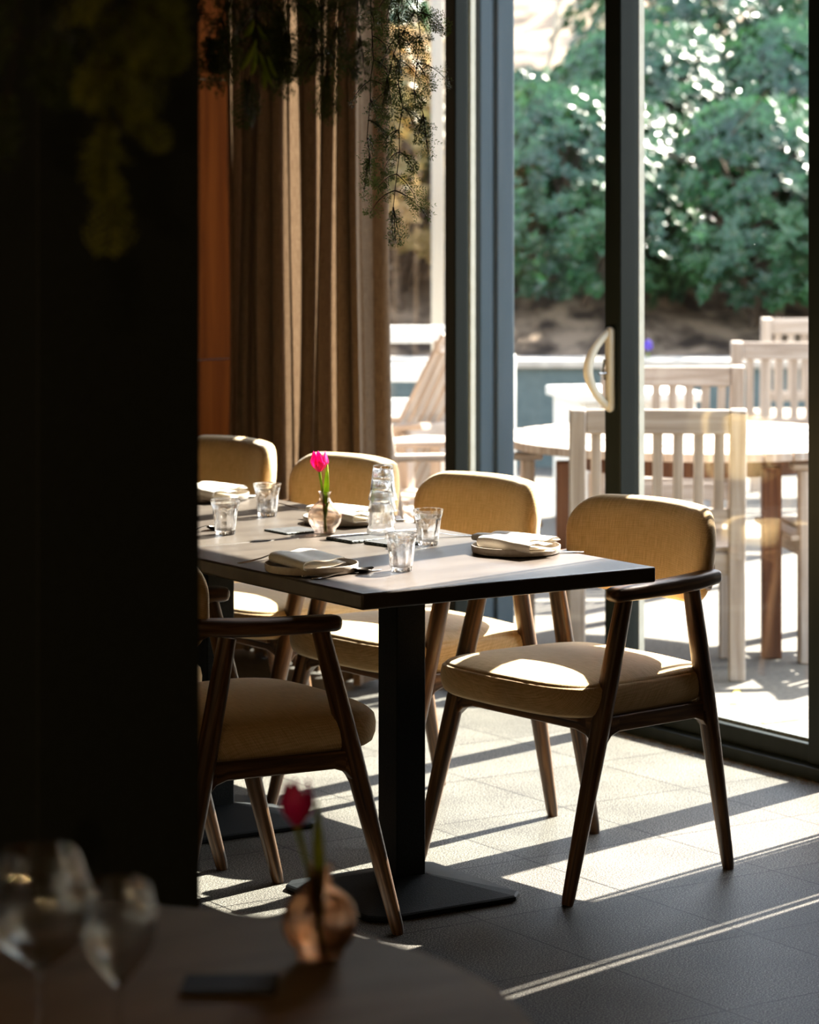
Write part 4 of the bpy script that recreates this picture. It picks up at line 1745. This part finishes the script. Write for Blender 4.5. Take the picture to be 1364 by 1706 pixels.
def lounge_chair(label, xc, z, rz):
    """high-backed slatted armchair with curved arms"""
    root = empty('garden_armchair', cw(xc, z, GZ), -YAW + rz)
    tag(root, label, 'chair', 'high-backed garden armchairs left of the doors')
    m = M['teak']
    w = 0.6
    for i in range(7):
        u = -1 + 2 * i / 6
        x = u * 0.21
        topz = 1.10 - 0.05 * u * u
        mb = MB()
        mb.bar((x, 0.02, 0.38), (x * 1.12, -0.16, 0.72), 0.05, 0.018, up=(0, 1, 0))
        mb.bar((x * 1.12, -0.16, 0.715), (x * 1.2, -0.36, topz), 0.05, 0.018, up=(0, 1, 0))
        mb.build('back_slat', m, root, bevel=0.003)
    mb = MB()
    mb.b2(-w / 2, w / 2, -0.20, -0.16, 0.62, 0.68)
    mb.build('back_rail', m, root, bevel=0.004)
    mb = MB()
    mb.bar((-.27, -.33, 1.0), (.27, -.33, 1.0), 0.03, 0.05)
    mb.build('back_rail', m, root, bevel=0.004)
    mb = MB()
    for i in range(7):
        y = 0.02 + 0.075 * i
        mb.b2(-w / 2 + .02, w / 2 - .02, y - .03, y + .03, 0.36 + .01 * i, 0.38 + .01 * i)
    mb.build('seat', m, root, bevel=0.003)
    for s_ in (-1, 1):
        x = s_ * w / 2
        mb = MB()
        mb.bar((x, -0.24, 0.0), (x, -0.20, 0.66), 0.05, 0.04, up=(0, 1, 0))
        mb.build('leg', m, root, bevel=0.005)
        mb = MB()
        mb.bar((x, 0.48, 0.0), (x, 0.46, 0.62), 0.05, 0.04, up=(0, 1, 0))
        mb.build('leg', m, root, bevel=0.005)
        MB().tube([(x, -0.30, 0.69), (x, -0.1, 0.672), (x, 0.15, 0.655), (x, 0.38, 0.652), (x, 0.55, 0.635)], 0.022, 12, a=1.6, b=0.65, n=4).build('armrest', m, root)
    return root


lounge_chair('high-backed slatted armchair leaning back behind the stacked tumblers', -0.03, 11.7, R(58))
lounge_chair('high-backed armchair partly hidden by the curtain edge', -0.40, 11.0, R(-35))

# white bench with horizontal boards behind them
gb = empty('garden_bench', cw(-0.1, 13.4, GZ), -YAW)
tag(gb, 'white bench with broad horizontal back boards left of the doors', 'bench')
mb = MB()
mb.b2(-0.8, 0.42, 0, 0.03, 0.90, 0.98)
mb.b2(-0.8, 0.42, 0, 0.03, 0.72, 0.80)
mb.b2(-0.8, 0.42, 0, 0.03, 0.56, 0.64)
mb.build('backrest', M['white_wood'], gb, bevel=0.004)
MB().b2(-0.8, 0.42, -0.5, 0.0, 0.42, 0.45).build('seat', M['white_wood'], gb, bevel=0.004)
for x in (-0.78, 0.40):
    MB().b2(x - .03, x + .03, -0.5, -0.44, 0, 0.42).build('leg', M['white_wood'], gb, bevel=0.004)
    MB().b2(x - .03, x + .03, -0.01, 0.05, 0, 0.98).build('leg', M['white_wood'], gb, bevel=0.004)

# slim posts
p1 = MB().b2(-.03, .03, -.03, .03, 0, 3.4).build('timber_post', M['post_beige'], bevel=0.005)
p1.location = cw(0.135, 13.9, GZ)
p1.rotation_euler = (0, 0, -YAW)
tag(p1, 'tall pale timber post outside between curtain and left door stile', 'post')
p2 = MB().b2(-.02, .02, -.02, .02, 0, 0.92).build('timber_post', M['white_wood'], bevel=0.012)
p2.location = cw(0.43, 12.2, GZ)
p2.rotation_euler = (0, 0, -YAW)
tag(p2, 'short white post just right of the blue-grey column outside', 'post')

# ------------------------------------------------------------------ warm lamps deeper in the room
for (x, y, z, e) in ((-1.2, 1.6, 1.9, 8), (-0.4, -0.6, 2.0, 8), (-2.2, 3.4, 1.9, 6), (0.9, -1.4, 2.0, 9)):
    ld = bpy.data.lights.new('lamp', 'POINT')
    ld.energy = e
    ld.color = (1.0, 0.62, 0.28)
    ld.shadow_soft_size = 0.035
    lo = bpy.data.objects.new('lamp', ld)
    lo.location = (x, y, z)
    COL.objects.link(lo)
